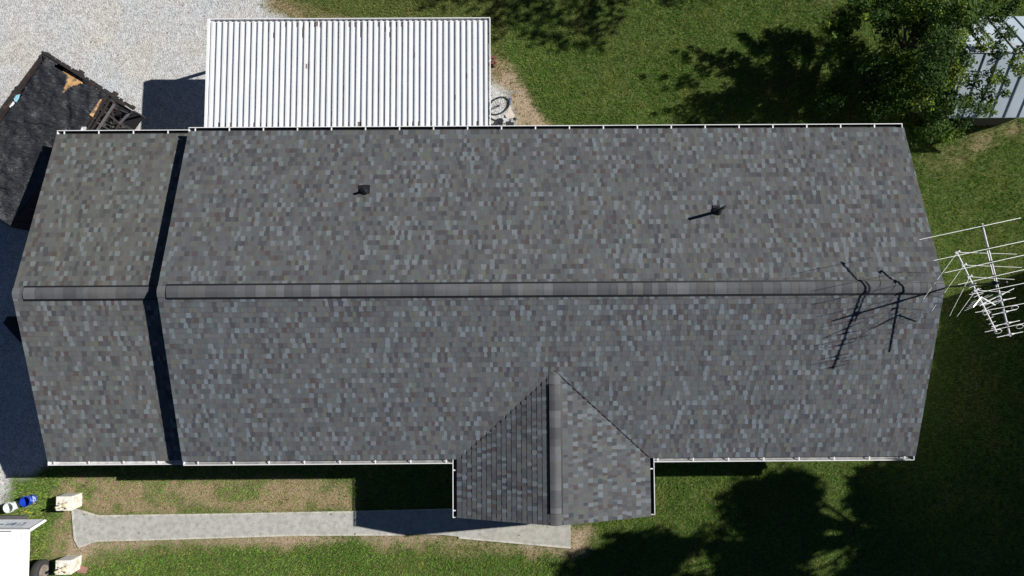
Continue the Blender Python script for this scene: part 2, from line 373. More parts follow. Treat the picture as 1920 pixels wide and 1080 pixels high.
# ------------------------------------------------------------------ house
house = empty('house', (6.2, 0, 0), 'long low house with grey shingled gable roof, lower left wing and small front porch gable', 'house')
PAL = [((.098, .098, .095), 5), ((.088, .087, .088), 4), ((.105, .098, .09), 2.6), ((.09, .082, .08), 2.0), ((.08, .078, .076), 1.5), ((.092, .097, .095), 2), ((.068, .068, .07), 1.6), ((.08, .07, .069), 1.2), ((.105, .102, .085), 1.3)]
LIGHT = [((.138, .148, .152), 3), ((.13, .133, .139), 2), ((.122, .134, .129), 1)]
def pick(p):
    t = R.random() * sum(w_ for _, w_ in p)
    for c_, w_ in p:
        t -= w_
        if t <= 0: return c_
    return p[0][0]
EXPO = .143
def slope(name, O, A, Uv, S, lo, hi, parent, k=(1, 1, 1), mat=m_shingle):
    """lay laminated shingle courses. O eave origin, A unit along the eave, Uv unit up the slope, lo/hi(s) extents along A"""
    O = Vector(O); A = Vector(A); Uv = Vector(Uv); Nn = A.cross(Uv).normalized()
    if Nn.z < 0: Nn = -Nn
    mb = MB(); nc = int(math.ceil(S / EXPO)); uniq = R.random()
    for i in range(nc):
        s0 = i * EXPO - (.015 if i == 0 else 0); s1 = min((i + 1) * EXPO, S)
        a = lo(max(s0, 0)); b = hi(max(s0, 0))
        if b - a < .02: continue
        x = a - R.random() * .2; sk = 0.0; tooth = R.random() < .5; x = a; prev_sk = 0
        blk = 0; base = pick(PAL)
        while x < b - 1e-4:
            wd = R.uniform(.075, .145) if tooth else R.uniform(.07, .14)
            x2 = min(x + wd, b)
            if b - x2 < .03: x2 = b
            sk2 = 0 if x2 >= b - 1e-4 else (R.uniform(.004, .011) * (1 if tooth else -1))
            if tooth: c_ = pick(LIGHT) if R.random() < .3 else pick(PAL)
            else: c_ = pick(PAL) if R.random() < .8 else ((.058, .057, .06) if R.random() < .6 else (.075, .058, .055))
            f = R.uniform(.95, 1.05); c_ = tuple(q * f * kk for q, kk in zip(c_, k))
            t0 = .0115 if tooth else .0075; t1 = .003 if tooth else .001
            P = lambda u, s, h: O + A * u + Uv * s + Nn * h
            p = [P(x + prev_sk, s0, t0), P(x2 + sk2, s0, t0), P(x2 - sk2, s1, t1), P(x - prev_sk, s1, t1)]
            mb.face(p, c_)
            mb.face([P(x + prev_sk, s0, -.003), P(x2 + sk2, s0, -.003), p[1], p[0]], tuple(q * .9 for q in c_))
            x = x2; prev_sk = sk2; tooth = not tooth
    return mb.build(name, mat, parent, weld=False)
ca = 1 / math.hypot(1, S0); sa = S0 * ca; SL = W0 / ca
roof = MB()
T = .12
def slab(mb, x0, x1, W, zr, ze, t=.12):
    # gable roof deck (solid)
    for sg in (1, -1):
        lo = [(x0, 0, zr - t), (x1, 0, zr - t), (x1, sg * W, ze - t), (x0, sg * W, ze - t)]
        hi = [(x0, 0, zr), (x1, 0, zr), (x1, sg * W, ze), (x0, sg * W, ze)]
        mb.hexa(lo[::-1], hi[::-1]) if sg > 0 else mb.hexa(lo, hi)
slab(roof, X0, X1, W0, HR - .012, HE - .012)
ZRL = HR - DZ; ZEL = ZRL - S0 * WL
slab(roof, XL, X0 + .25, WL, ZRL - .012, ZEL - .012)
HP = HE + PS * PW
for sg in (1, -1):
    yb = -W0 + PS * PW / S0
    lo = [(PXC, PYF, HP - .132), (PXC, yb - .15, HP - .132), (PXC + sg * PW, -W0 + .1, HE - .132), (PXC + sg * PW, PYF, HE - .132)]
    roof.hexa(lo, [(p[0], p[1], p[2] + .12) for p in lo])
ro = roof.build('roof', m_drip, house)
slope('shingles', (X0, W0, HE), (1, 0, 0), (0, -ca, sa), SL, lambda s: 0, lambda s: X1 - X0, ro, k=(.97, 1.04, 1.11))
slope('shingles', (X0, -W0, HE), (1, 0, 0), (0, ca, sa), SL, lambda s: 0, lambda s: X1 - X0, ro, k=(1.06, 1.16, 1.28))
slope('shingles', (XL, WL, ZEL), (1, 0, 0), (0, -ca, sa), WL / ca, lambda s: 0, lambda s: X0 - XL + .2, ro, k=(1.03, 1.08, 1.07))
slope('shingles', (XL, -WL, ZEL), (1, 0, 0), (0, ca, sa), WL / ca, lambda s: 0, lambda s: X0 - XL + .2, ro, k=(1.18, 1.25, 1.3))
cp = 1 / math.hypot(1, PS); sp = PS * cp
vl = lambda s: (-W0 + (s * cp) * PS / S0 - PYF) + .02
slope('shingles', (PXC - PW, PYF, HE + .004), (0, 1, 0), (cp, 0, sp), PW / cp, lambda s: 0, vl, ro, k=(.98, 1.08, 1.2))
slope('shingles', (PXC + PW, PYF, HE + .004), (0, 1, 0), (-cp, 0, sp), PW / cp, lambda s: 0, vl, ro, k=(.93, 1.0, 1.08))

def ridgecap(P0, P1, across, sl, half, rise, parent, name='ridge_cap', piece=(.14, .34)):
    "P0->P1 along the ridge; across = unit horizontal; sl = slope; overlapping cap pieces bent over the ridge"
    P0 = Vector(P0); P1 = Vector(P1); d = (P1 - P0).normalized(); L = (P1 - P0).length; ac = Vector(across)
    cc = 1 / math.hypot(1, sl); mb = MB(); x = 0
    base = [(.098, .103, .11), (.115, .121, .13), (.08, .084, .091), (.104, .105, .107), (.09, .093, .1)]
    while x < L - 1e-3:
        x2 = min(x + R.uniform(*piece), L); cl = base[R.randrange(5)]; f = R.uniform(.84, 1.1); cl = tuple(q * f for q in cl)
        prof = []
        for t in (-1, -.5, -.12, .12, .5, 1):
            hz = t * half * cc; z = -abs(hz) * sl + (-.012 if abs(t) > .2 else -.018)
            prof.append((ac * hz, z + rise + .012))
        for (a0, z0), (a1, z1) in zip(prof, prof[1:]):
            e0 = .004; up = Vector((0, 0, 1))
            mb.face([P0 + d * x + a0 + up * (z0 + e0), P0 + d * x2 + a0 + up * z0, P0 + d * x2 + a1 + up * z1, P0 + d * x + a1 + up * (z1 + e0)], cl)
        for s_ in (0, -1):
            a0, z0 = prof[s_]; mb.face([P0 + d * x + a0 + up * (z0 + .004), P0 + d * x2 + a0 + up * z0, P0 + d * x2 + a0 + up * (z0 - .012), P0 + d * x + a0 + up * (z0 - .012)], cl)
        x = x2
    for e in (P0, P1):
        q = [e + a + up * z for a, z in prof]; q2 = [e + a + up * (z - .015) for a, z in prof]
        for i in range(len(q) - 1): mb.face([q[i], q[i + 1], q2[i + 1], q2[i]], (.05, .05, .05))
    return mb.build(name, m_cap, parent, weld=False)
def ridgevent(P0, P1, across, sl, half, parent):
    P0 = Vector(P0); P1 = Vector(P1); ac = Vector(across); cc = 1 / math.hypot(1, sl); mb = MB(); up = Vector((0, 0, 1))
    d = (P1 - P0).normalized()
    for sg in (1, -1):
        o = ac * (sg * (half + .05) * cc); z1 = -(half + .05) * cc * sl  # black base runs past the cap edges, its rim drawing the shadow gap
        a, b, c_, e = P0 - d * .012, P1 + d * .012, P1 + d * .02 + o + up * z1, P0 - d * .02 + o + up * z1
        lo = [p - up * .03 for p in (a, b, c_, e)]; hi = [p + up * .026 for p in (a, b, c_, e)]
        mb.hexa(lo, hi)
    v = mb.build('ridge_vent', m_black, parent)
    ridgecap(P0, P1, across, sl, half, .043, v)
    return v
U_ = lambda px, py, z: U(px, py, z).x
xa = U_(312, 548, HR); xb = U_(1745, 540, HR)
ridgecap((X0, 0, HR + .004), (xa, 0, HR + .004), (0, 1, 0), S0, .15, .012, ro)
ridgecap((xb, 0, HR + .004), (X1, 0, HR + .004), (0, 1, 0), S0, .15, .012, ro)
ridgevent((xa, 0, HR), (xb, 0, HR), (0, 1, 0), S0, .16, ro)
xc = U_(44, 549, ZRL)
ridgecap((XL, 0, ZRL + .004), (xc, 0, ZRL + .004), (0, 1, 0), S0, .15, .012, ro)
ridgevent((xc, 0, ZRL), (X0 + .1, 0, ZRL), (0, 1, 0), S0, .16, ro)
ya = U(1040, 722, HP).y; yb = U(1040, 963, HP).y
ridgecap((PXC, PYF, HP + .006), (PXC, yb, HP + .006), (1, 0, 0), PS, .16, .012, ro)
ridgecap((PXC, ya, HP + .006), (PXC, U(1040, 697, HP).y, HP + .006), (1, 0, 0), PS, .16, .012, ro)
ridgevent((PXC, yb, HP), (PXC, ya, HP), (1, 0, 0), PS, .155, ro)
# valley cut line (dark slit) on the right side of the porch roof
mb = MB()
for i in range(26):
    t = i / 26; t2 = (i + 1) / 26; sg = 1
    Pq = lambda t: Vector((PXC + sg * PW * (1 - t), -W0 + t * PS * PW / S0, HE + PS * PW * t + .012))
    mb.bar(Pq(t), Pq(t2), .012 + .012 * R.random(), .02)
mb.build('valley_flashing', m_black, ro)

# walls
wl = MB(); wi = .42
def wall_box(x0, x1, W, ze, zr):
    t = .15
    for sg in (1, -1): wl.box((x0, sg * (W - t), 0), (x1, sg * W, ze - .13))
    for x in (x0, x1 - t):
        poly = [(-W + t + .002, 0), (W - t - .002, 0), (W - t - .002, ze - .14), (0, zr - .16), (-W + t + .002, ze - .14)]
        wl.hexa([(x, y, z) for y, z in poly], [(x + t, y, z) for y, z in poly])
wall_box(X0 + .3, X1 - .3, W0 - wi, HE, HR); wall_box(XL + .3, X0 + .28, WL - wi, ZEL, ZRL)
wl.build('wall', m_siding, house)
# rake and fascia boards
fb = MB()
for (x, W, zr, ze, s) in ((X0, W0, HR, HE, 1), (X1, W0, HR, HE, -1), (XL, WL, ZRL, ZEL, 1)):
    for sg in (1, -1):
        xx = x + s * .02; lo = [(xx, 0, zr - .26), (xx + s * .025, 0, zr - .26), (xx + s * .025, sg * W * .995, ze - .26), (xx, sg * W * .995, ze - .26)]
        fb.hexa(lo, [(p[0], p[1], p[2] + .12) for p in lo])
for sg in (1, -1):
    fb.box((X0 + .05, sg * (W0 - .03), HE - .24), (X1 - .05, sg * (W0 - .005), HE - .135))
    lo = [(PXC, PYF + .01, HP - .26), (PXC, PYF + .04, HP - .26), (PXC + sg * PW * .99, PYF + .04, HE - .26), (PXC + sg * PW * .99, PYF + .01, HE - .26)]
    fb.hexa(lo, [(p[0], p[1], p[2] + .125) for p in lo])
fb.build('fascia', m_white, house)
for x in (PXC - PW + .3, PXC + PW - .3):
    mb = MB(); mb.box((x - .06, PYF + .25, .03), (x + .06, PYF + .37, HE - .12)); mb.box((x - .09, PYF + .22, 0), (x + .09, PYF + .4, .03)); mb.build('porch_post', m_white, house)
mb = MB(); mb.box((PXC - 1.9, PYF + .1, -.05), (PXC + 1.9, -4.2, .12)); mb.build('porch_slab', M('porch concrete', (.3, .3, .28), rough=.9), house)
mb = MB(); mb.box((PXC - .5, -4.22, .12), (PXC + .5, -4.16, 2.2)); d_ = mb.build('front_door', M('brown door', (.2, .1, .05)), house)
mb = MB(); mb.lathe((PXC + .4, -4.25, 1.1), [(0, .05), (.03, .03), (.03, -.03)], 10); mb.build('handle', m_chrome, d_)

# gutters: open trough with hangers
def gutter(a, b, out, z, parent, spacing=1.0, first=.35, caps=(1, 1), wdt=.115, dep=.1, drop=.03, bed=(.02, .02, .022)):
    a = Vector((*a, z - drop)); b = Vector((*b, z - drop)); o = Vector((*out, 0)); up = Vector((0, 0, 1)); d = (b - a).normalized(); L = (b - a).length
    t = .006; mb = MB()
    def pl(o0, z0, o1, z1, th=t):
        q = [a + o * o0 + up * z0, a + o * o1 + up * z1, b + o * o1 + up * z1, b + o * o0 + up * z0]
        nrm = (q[1] - q[0]).cross(d).normalized() * th
        mb.hexa([p - nrm / 2 for p in q], [p + nrm / 2 for p in q])
    pl(wdt - .03, -dep + .003, wdt, -.035)
    mb.bar(a + o * (wdt + .001), b + o * (wdt + .001), .019, .032)
    for e, k in ((a, caps[0]), (b, caps[1])):
        if k:
            mb.face([e + up * -.005, e + up * -dep, e + o * (wdt - .03) + up * -dep, e + o * (wdt + .012) + up * -.03, e + o * (wdt + .012) + up * -.005])
            mb.bar(e - o * .002 + up * -.004, e + o * (wdt + .012) + up * -.004, .02, .01)
    g = mb.build('gutter', m_white, parent)
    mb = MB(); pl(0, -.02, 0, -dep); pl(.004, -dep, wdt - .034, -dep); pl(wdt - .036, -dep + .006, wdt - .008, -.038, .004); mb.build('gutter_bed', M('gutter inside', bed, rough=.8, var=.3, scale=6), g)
    x = first
    while x < L - .1:
        h = MB(); c_ = a + d * x; h.bar(c_ - o * .005 - up * .006, c_ + o * (wdt - .012) - up * .006, .034, .012); h.build('hanger', m_white, g); x += spacing
    return g
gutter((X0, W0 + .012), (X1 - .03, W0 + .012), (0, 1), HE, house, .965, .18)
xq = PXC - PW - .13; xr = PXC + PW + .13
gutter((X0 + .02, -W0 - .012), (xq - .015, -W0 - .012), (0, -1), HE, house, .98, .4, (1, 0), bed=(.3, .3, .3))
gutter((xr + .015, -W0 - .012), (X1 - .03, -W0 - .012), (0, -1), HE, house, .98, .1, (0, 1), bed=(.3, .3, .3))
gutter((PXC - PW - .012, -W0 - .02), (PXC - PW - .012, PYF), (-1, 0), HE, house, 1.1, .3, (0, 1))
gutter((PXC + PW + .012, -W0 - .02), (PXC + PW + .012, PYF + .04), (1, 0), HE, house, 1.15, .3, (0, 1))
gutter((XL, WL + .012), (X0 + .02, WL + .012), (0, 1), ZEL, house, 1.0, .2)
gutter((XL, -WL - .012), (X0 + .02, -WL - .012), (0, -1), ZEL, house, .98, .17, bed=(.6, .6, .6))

# plumbing vents
def vent(x, y, z0, h, r, fw, lean=(0, 0)):
    mb = MB()
    mb.tube([(x, y, z0 - .1), (x + lean[0], y + lean[1], z0 + h)], r, 14)
    v = mb.build('vent_pipe', m_pvc, house, smooth=True)
    f = MB(); n_ = Vector((0, sa, ca)); c0 = Vector((x, y, z0))
    dn = Vector((0, ca, -sa))
    q = [c0 - Vector((fw / 2, 0, 0)) - dn * .08, c0 + Vector((fw / 2, 0, 0)) - dn * .08, c0 + Vector((fw / 2, 0, 0)) + dn * .19, c0 - Vector((fw / 2, 0, 0)) + dn * .19]
    f.hexa([p - n_ * .002 for p in q][::-1], [p + n_ * .018 for p in q][::-1])
    f.build('flashing', m_black, v)
    b = MB(); b.lathe((x, y, z0 - .02), [(r + .085, 0), (r + .08, .05), (r + .03, .1), (r + .005, .13)], 18); b.build('boot', m_pvc, v, smooth=True)
zr_ = lambda y: HR - S0 * abs(y)
vent(1.12, 2.75, zr_(2.75) + .01, .24, .038, .3)
vent(10.67, 2.1, zr_(2.1) + .01, .68, .042, .2, (.0, .02))
print('house ok')

# ------------------------------------------------------------------ carport
CXL, CXR, CYT, HC = -3.5882, 4.5462, 7.9709, 2.4868
CYB = W0 + .16; ZB = 2.53; ZT = HC - .05
carport = empty('carport', ((CXL + CXR) / 2, 6.3, 0), 'carport with white ribbed metal roof attached behind the house', 'carport')
mb = MB(); nr = 48; pit = (CXR - CXL - .08) / nr; y0, y1 = CYB, CYT - .09
rng2 = random.Random(3)
prof = [(0, 0), (.036, 0), (.06, .048), (pit - .054, .048), (pit - .03, 0), (pit, 0)]
NY = 20
for i in range(nr):
    bx = CXL + .04 + i * pit; wh = rng2.uniform(.64, .72)
    for j in range(NY):
        ya_, yb_ = y0 + (y1 - y0) * j / NY, y0 + (y1 - y0) * (j + 1) / NY
        za_, zb_ = ZB + (ZT - ZB) * j / NY, ZB + (ZT - ZB) * (j + 1) / NY
        for q, ((u0, h0), (u1, h1)) in enumerate(zip(prof, prof[1:])):
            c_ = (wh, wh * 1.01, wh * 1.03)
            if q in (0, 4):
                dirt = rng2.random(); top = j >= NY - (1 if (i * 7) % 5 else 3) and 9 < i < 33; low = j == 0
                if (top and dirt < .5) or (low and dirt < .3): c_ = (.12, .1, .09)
                else: c_ = (.46, .51, .57)  # valley floors tinted blue grey, shade between ribs put into the colour
            elif q == 2 and j == NY - 1 and 9 < i < 30 and rng2.random() < .12: c_ = (.22, .14, .1)
            elif q in (1, 3) and rng2.random() < .004: c_ = (.13, .09, .08)
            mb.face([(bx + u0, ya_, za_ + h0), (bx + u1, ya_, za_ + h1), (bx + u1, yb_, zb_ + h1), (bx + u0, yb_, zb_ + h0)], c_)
    # closed upper end of each rib, sloping
    bz = ZT
    mb.face([(bx + .06, y1, bz + .048), (bx + pit - .054, y1, bz + .048), (bx + pit - .03, y1 + .035, bz), (bx + .034, y1 + .035, bz)], (.8, .81, .83))
mb.build('roof_panel', m_pan, carport, weld=False)
mb = MB()
mb.box((CXL, CYT - .02, ZT - .12), (CXR, CYT, ZT + .05)); mb.box((CXL, CYT - .12, ZT - .06), (CXR, CYT - .022, ZT - .05))
lo = [(CXL - .01, CYB, ZB - .1), (CXL + .05, CYB, ZB - .1), (CXL + .05, CYT - .022, ZT - .1), (CXL - .01, CYT - .022, ZT - .1)]
mb.hexa(lo, [(p[0], p[1], p[2] + .175) for p in lo])
lo = [(CXR - .012, CYB, ZB - .1), (CXR + .012, CYB, ZB - .1), (CXR + .012, CYT - .022, ZT - .1), (CXR - .012, CYT - .022, ZT - .1)]
mb.hexa(lo, [(p[0], p[1], p[2] + .17) for p in lo])
mb.build('edge_trim', m_white, carport)
mb = MB(); mb.box((CXL + .06, CYT - .32, ZT - .2), (CXR - .06, CYT - .2, ZT - .03)); mb.build('beam', m_white, carport)
for x in (CXL + .12, CXL + 2.7, CXR - 2.7, CXR - .12):
    mb = MB(); mb.box((x - .045, CYT - .305, .01), (x + .045, CYT - .215, ZT - .2)); mb.box((x - .09, CYT - .35, 0), (x + .09, CYT - .17, .01)); mb.build('post', m_white, carport)
print('carport ok')

# ------------------------------------------------------------------ antennas on the mast
mx, my = 16.42, .0
mast = empty('antenna_mast', (mx, my, 0), 'dark steel antenna mast standing at the right gable end of the house', 'mast')
mb = MB(); mb.tube([(mx, my, 0), (mx, my, 6.3)], .022, 12); mb.build('pole', m_mast, mast, smooth=True)
for z_ in (3.6, 2.6): mb = MB(); mb.bar((X1 - .3, my, z_), (mx, my, z_), .04, .03); mb.build('bracket', m_mast, mast)
def antenna_hi():
    z = 5.95; a = U(1841, 419, z); b = U(1894, 631, z)
    t = empty('television_antenna', (mx, my, z), 'upper antenna with a long straight boom and rows of thin rod elements', 'antenna', 'television antennas on the mast')
    mb = MB(); mb.tube([a, b], .021, 8); mb.bar(U(1851, 470, z - .07), U(1870, 545, z - .07), .02, .02); mb.build('boom', m_alum, t)
    els = [((1724, 449.3), (1914, 408.5), 'g'), ((1750.5, 488.5), (1957, 444), ''), ((1771, 511.5), (1948, 472), ''), ((1796, 533.5), (1935, 502), ''), ((1817.5, 552.5), (1929, 529), ''),
           ((1837, 572.5), (1901, 541), 'b'), ((1828.5, 586), (1933, 566.5), 'l'), ((1838, 572), (1904, 558), 'b'), ((1859.5, 590.5), (1906, 580), 'b'), ((1859, 612.5), (1912, 601), 'b'),
           ((1846.5, 622.5), (1927, 604.5), 'l'), ((1869, 632.5), (1918, 622), 'b')]
    for (p, q, k) in els:
        P = U(*p, z + .02); Q = U(*q, z + .02); mb = MB(); mb.tube([P, Q], .006 if k != 'b' else .008, 6)
        d = (Q - P).normalized(); bd = (Vector(b) - Vector(a)).normalized()
        # where it crosses the boom
        tt = ((Vector(a) - P).cross(bd)).z / (d.cross(bd)).z; X = P + d * tt
        if k == 'b': mb.tube([X - d * .11, X - d * .02], [.012, .028], 8); mb.tube([X + d * .02, X + d * .11], [.028, .012], 8)
        if k == 'l':
            for sgn in (-1, 1):
                if sgn == -1 and p[0] < 1830: c_ = X - d * .42
                else: c_ = X + d * .26 * sgn
                n_ = Vector((d.y, -d.x, 0)); pts = [c_ + d * (.085 * math.cos(t_)) + n_ * (.055 + .045 * math.sin(t_)) for t_ in [i * math.pi / 6 for i in range(13)]]
                mb.tube(pts, .006, 5)
        mb.build('element', m_alum, t)
        c2 = MB(); c2.tube([X - bd * .035 + Vector((0, 0, -.03)), X + bd * .035 + Vector((0, 0, -.03))], .032, 8)
        if k != 'b': c2.build('insulator', m_insul, t)
    mb = MB(); mb.box((mx - .05, my - .05, z - .09), (mx + .05, my + .05, z - .03)); mb.tube([(mx, my, z - .15), (mx, my, z + .1)], .03, 8); mb.build('clamp', m_insul, t)
antenna_hi()
def antenna_lo():
    z = 5.15; a = U(1794, 474, z); b = U(1868, 622.5, z)
    t = empty('television_antenna', (mx - .1, my, z), 'lower antenna with swept V elements and a small corner reflector of short rods', 'antenna', 'television antennas on the mast')
    bd = (b - a).normalized()
    mb = MB(); mb.tube([a, b], .02, 8); mb.build('boom', m_alum, t)
    vs = [((1795, 473), (1906.5, 476.5), (1729, 564)), ((1807.5, 497), (1916, 501.5), (1747.5, 582.5)), ((1818, 519), (1902, 524), (1780.5, 592.5)), ((1830, 544), (1893.5, 548), (1794, 594))]
    for v_, r_, l_ in vs:
        for e, s_ in ((r_, 1), (l_, -1)):
            mb = MB(); P = U(*v_, z + .03); Q = U(*e, z + .03 - (0 if s_ > 0 else .0)); mb.tube([P, Q], [.0055, .0042], 6); mb.build('element', m_alum, t)
        P = U(*v_, z + .03); mb = MB(); n_ = Vector((-bd.y, bd.x, 0))
        mb.tube([P - n_ * .055, P + n_ * .055], .022, 8); mb.tube([P + n_ * .05 + bd * .03, P + n_ * .05 - bd * .03], .02, 8); mb.tube([P - n_ * .05 + bd * .03, P - n_ * .05 - bd * .03], .02, 8); mb.build('bracket', m_alum, t)
    sm = [(1849.5, 566.5, 1), (1855.5, 578, 1), (1851, 587.5, .6), (1856, 596, .6), (1860, 604.5, .6), (1863.5, 612.5, .7)]
    for i in range(10):
        f = .42 + .058 * i; P = a.lerp(b, f) + Vector((0, 0, .02)); d = (U(1857, 584, z) - U(1845, 589.5, z)).normalized(); L = .13 if i < 3 else .095
        mb = MB(); mb.tube([P - d * L, P + d * L], .0055, 6); mb.build('director', m_alum, t)
    # corner reflector: two arms opening away from the boom, short rods across
    J = U(1840, 557, z)
    for (tip, zz) in (((1866, 572), 5.03), ((1824.5, 576), 5.27)):
        T_ = U(*tip, zz); r = MB(); r.bar(J, T_, .025, .015); ar = r.build('reflector_arm', m_alum, t)
        d = (U(1857, 584, z) - U(1845, 589.5, z)).normalized()
        for k in range(4):
            P = J.lerp(T_, .2 + .25 * k); m2 = MB(); m2.tube([P - d * (.24), P + d * (.24)], .0038, 5); m2.build('reflector_rod', m_alum, ar)
    mb = MB(); mb.tube([(mx, my, z - .1), (mx, my, z + .1)], .032, 8); mb.bar((mx, my, z), tuple(a.lerp(b, .4)), .03, .03); mb.build('clamp', m_alum, t)
antenna_lo()
print('antenna ok')

# ------------------------------------------------------------------ leaves and trees
def leaf_cloud(centres, radii, n_each, size, pal, flat=.75, yellow=0.0, seed=1):
    rs = np.random.RandomState(seed); V = []; Cs = []
    for c_, r_, n_ in zip(centres, radii, n_each):
        d = rs.normal(size=(n_, 3)); d /= np.linalg.norm(d, axis=1)[:, None]
        rr = rs.uniform(.25, 1, n_) ** .5 * (1 + .25 * np.sin(d[:, 0] * 7 + c_[0]) * np.cos(d[:, 1] * 6 + c_[1]))
        P = np.asarray(c_) + d * rr[:, None] * r_ * np.array([1, 1, flat])
        s = rs.uniform(.6, 1.35, n_) * size
        nrm = rs.normal(size=(n_, 3)) * .8 + np.array([0, 0, 1.1]) + d * .4; nrm /= np.linalg.norm(nrm, axis=1)[:, None]
        t = np.cross(nrm, rs.normal(size=(n_, 3))); t /= np.linalg.norm(t, axis=1)[:, None]; u = np.cross(nrm, t)
        q = np.stack([P + t * s[:, None], P + u * s[:, None] * .5, P - t * s[:, None], P - u * s[:, None] * .5], 1)
        base = pal[rs.randint(len(pal))]; alt = pal[rs.randint(len(pal))]
        kk = rs.rand(n_)[:, None] < .65
        col = np.where(kk, base, alt) * rs.uniform(.65, 1.4, (n_, 1))
        V.append(q.reshape(-1, 3)); Cs.append(col)
    V = np.concatenate(V); Cs = np.concatenate(Cs); return V, np.arange(len(V)).reshape(-1, 4), Cs
def tree(base, centres, radii, n_each, size, pal, label, hub, tr=.18, seed=1, flat=.75, group=None, nlimb=9999, twigs=.5):
    t = empty('tree', base, label, 'tree', group)
    V, F, Cs = leaf_cloud(centres, radii, n_each, size, np.array(pal), flat, seed=seed)
    np_mesh('crown', V, F, m_leaf, Cs, t)
    mb = MB(); b = Vector(base); h = Vector(hub); rs = random.Random(seed)
    mid = b.lerp(h, .5) + Vector((rs.uniform(-.1, .1), rs.uniform(-.1, .1), 0))
    mb.tube([b, mid, h], [tr * 1.25, tr, tr * .75], 10)
    tk = mb.build('trunk', m_bark, t, smooth=True)
    mb = MB()
    for i, c_ in enumerate(centres[:nlimb]):
        c_ = Vector(c_)
        if rs.random() < twigs or i < 5:
            m_ = h.lerp(c_, .5) + Vector((rs.uniform(-.15, .15), rs.uniform(-.15, .15), -.1 + rs.uniform(-.1, .2)))
            mb.tube([h, m_, c_], [tr * .42, tr * .25, tr * .1], 6)
    mb.build('limb', m_bark, tk, smooth=True)
    return t
# the leafy tree by the shed
rs = np.random.RandomState(5)
cen = []; rad = []
tc0 = np.array([16.95, 7.0])
for i in range(80):
    a = rs.uniform(0, 6.283); r = rs.uniform(0, 1) ** .6; x = tc0[0] + math.cos(a) * r * 2.15; y = tc0[1] + math.sin(a) * r * 2.5
    ztop = 4.9 * math.sqrt(max(.03, 1 - .93 * r * r)); z = rs.uniform(.35, 1) * ztop if r > .5 else rs.uniform(.6, 1) * ztop
    cen.append((x, y, max(z, .5))); rad.append(rs.uniform(.26, .5))
for p in [(1735, 150, 3.6), (1730, 60, 3.2), (1680, 30, 2.2), (1660, 60, 1.6), (1820, 240, 1.6), (1780, 245, 1.4), (1740, 235, 1.6), (1830, 205, 2.0), (1905, 110, 3.6), (1880, 70, 3.4), (1800, 10, 3.2), (1715, 10, 2.4), (1850, 170, 2.8), (1868, 125, 3.3), (1700, 200, 1.5), (1860, 20, 3.0), (1790, 60, 4.2), (1760, 15, 3.5), (1640, 20, 1.4), (1660, 150, 1.6), (1650, 200, 1.2)]:
    q = U(*p); cen.append(tuple(q)); rad.append(.42)
for i in range(46):
    a = rs.uniform(0, 6.283); el = rs.uniform(-.1, .9); r0 = rs.uniform(1.5, 2.0); r1 = r0 + rs.uniform(.5, 1.15); z0_ = 1.6 + rs.uniform(0, 2.4) * (1.2 - .3 * r0 / 2)
    for t_ in np.linspace(0, 1, 6):
        r = r0 + (r1 - r0) * t_; cen.append((tc0[0] + math.cos(a + .12 * t_) * r, tc0[1] + math.sin(a + .12 * t_) * r * 1.12, z0_ + el * (r - r0) * .8)); rad.append(.2 - .1 * t_)
kk_ = [i for i, (x, y, z) in enumerate(cen) if not (z > 2.2 and y - .37 * (z - 2.7) < 5.35 and x - 1.2534 * (z - 2.7) < 16.9) and not (x < 16.6 and y < 5.3)]
cen = [cen[i] for i in kk_]; rad = [rad[i] for i in kk_]
P_ = PX(np.array(cen)); keep_ = [i for i in range(len(cen)) if not (P_[i, 0] < 1690 and i % 2) and not (P_[i, 0] > 1790 and P_[i, 1] > 30 and (rad[i] > .22 or i % 5))]
cen = [cen[i] for i in keep_]; rad = [rad[i] for i in keep_]
for p in [(1760, 110, 3.8), (1785, 140, 3.6), (1770, 180, 3.0), (1785, 195, 2.8), (1755, 205, 2.4), (1730, 180, 3), (1700, 160, 2.4), (1710, 110, 3), (1745, 140, 3.9), (1690, 120, 2.2), (1675, 90, 1.8)]:
    cen.append(tuple(U(*p))); rad.append(.42)
for p in [(1800, 70, 4.0), (1812, 115, 3.6), (1825, 150, 3.2), (1818, 190, 2.4), (1850, 175, 2.8), (1862, 140, 3.2), (1872, 95, 3.4), (1910, 118, 3.6), (1842, 205, 2.0), (1806, 228, 1.6), (1880, 60, 3.3), (1845, 80, 3.8), (1830, 50, 3.6)]:
    cen.append(tuple(U(*p))); rad.append(.27)
PALV = [(.05, .1, .015), (.075, .14, .018), (.035, .075, .014), (.15, .21, .022), (.055, .11, .022), (.03, .06, .012)]
tree((17.0, 6.9, 0), cen, rad, [int(700 * (r_ / .45) ** 2) + 12 for r_ in rad], .042, PALV, 'bushy green tree with yellow green sprays overhanging the metal shed roof', (17.0, 6.9, 1.8), .13, 21, nlimb=70, twigs=.35)
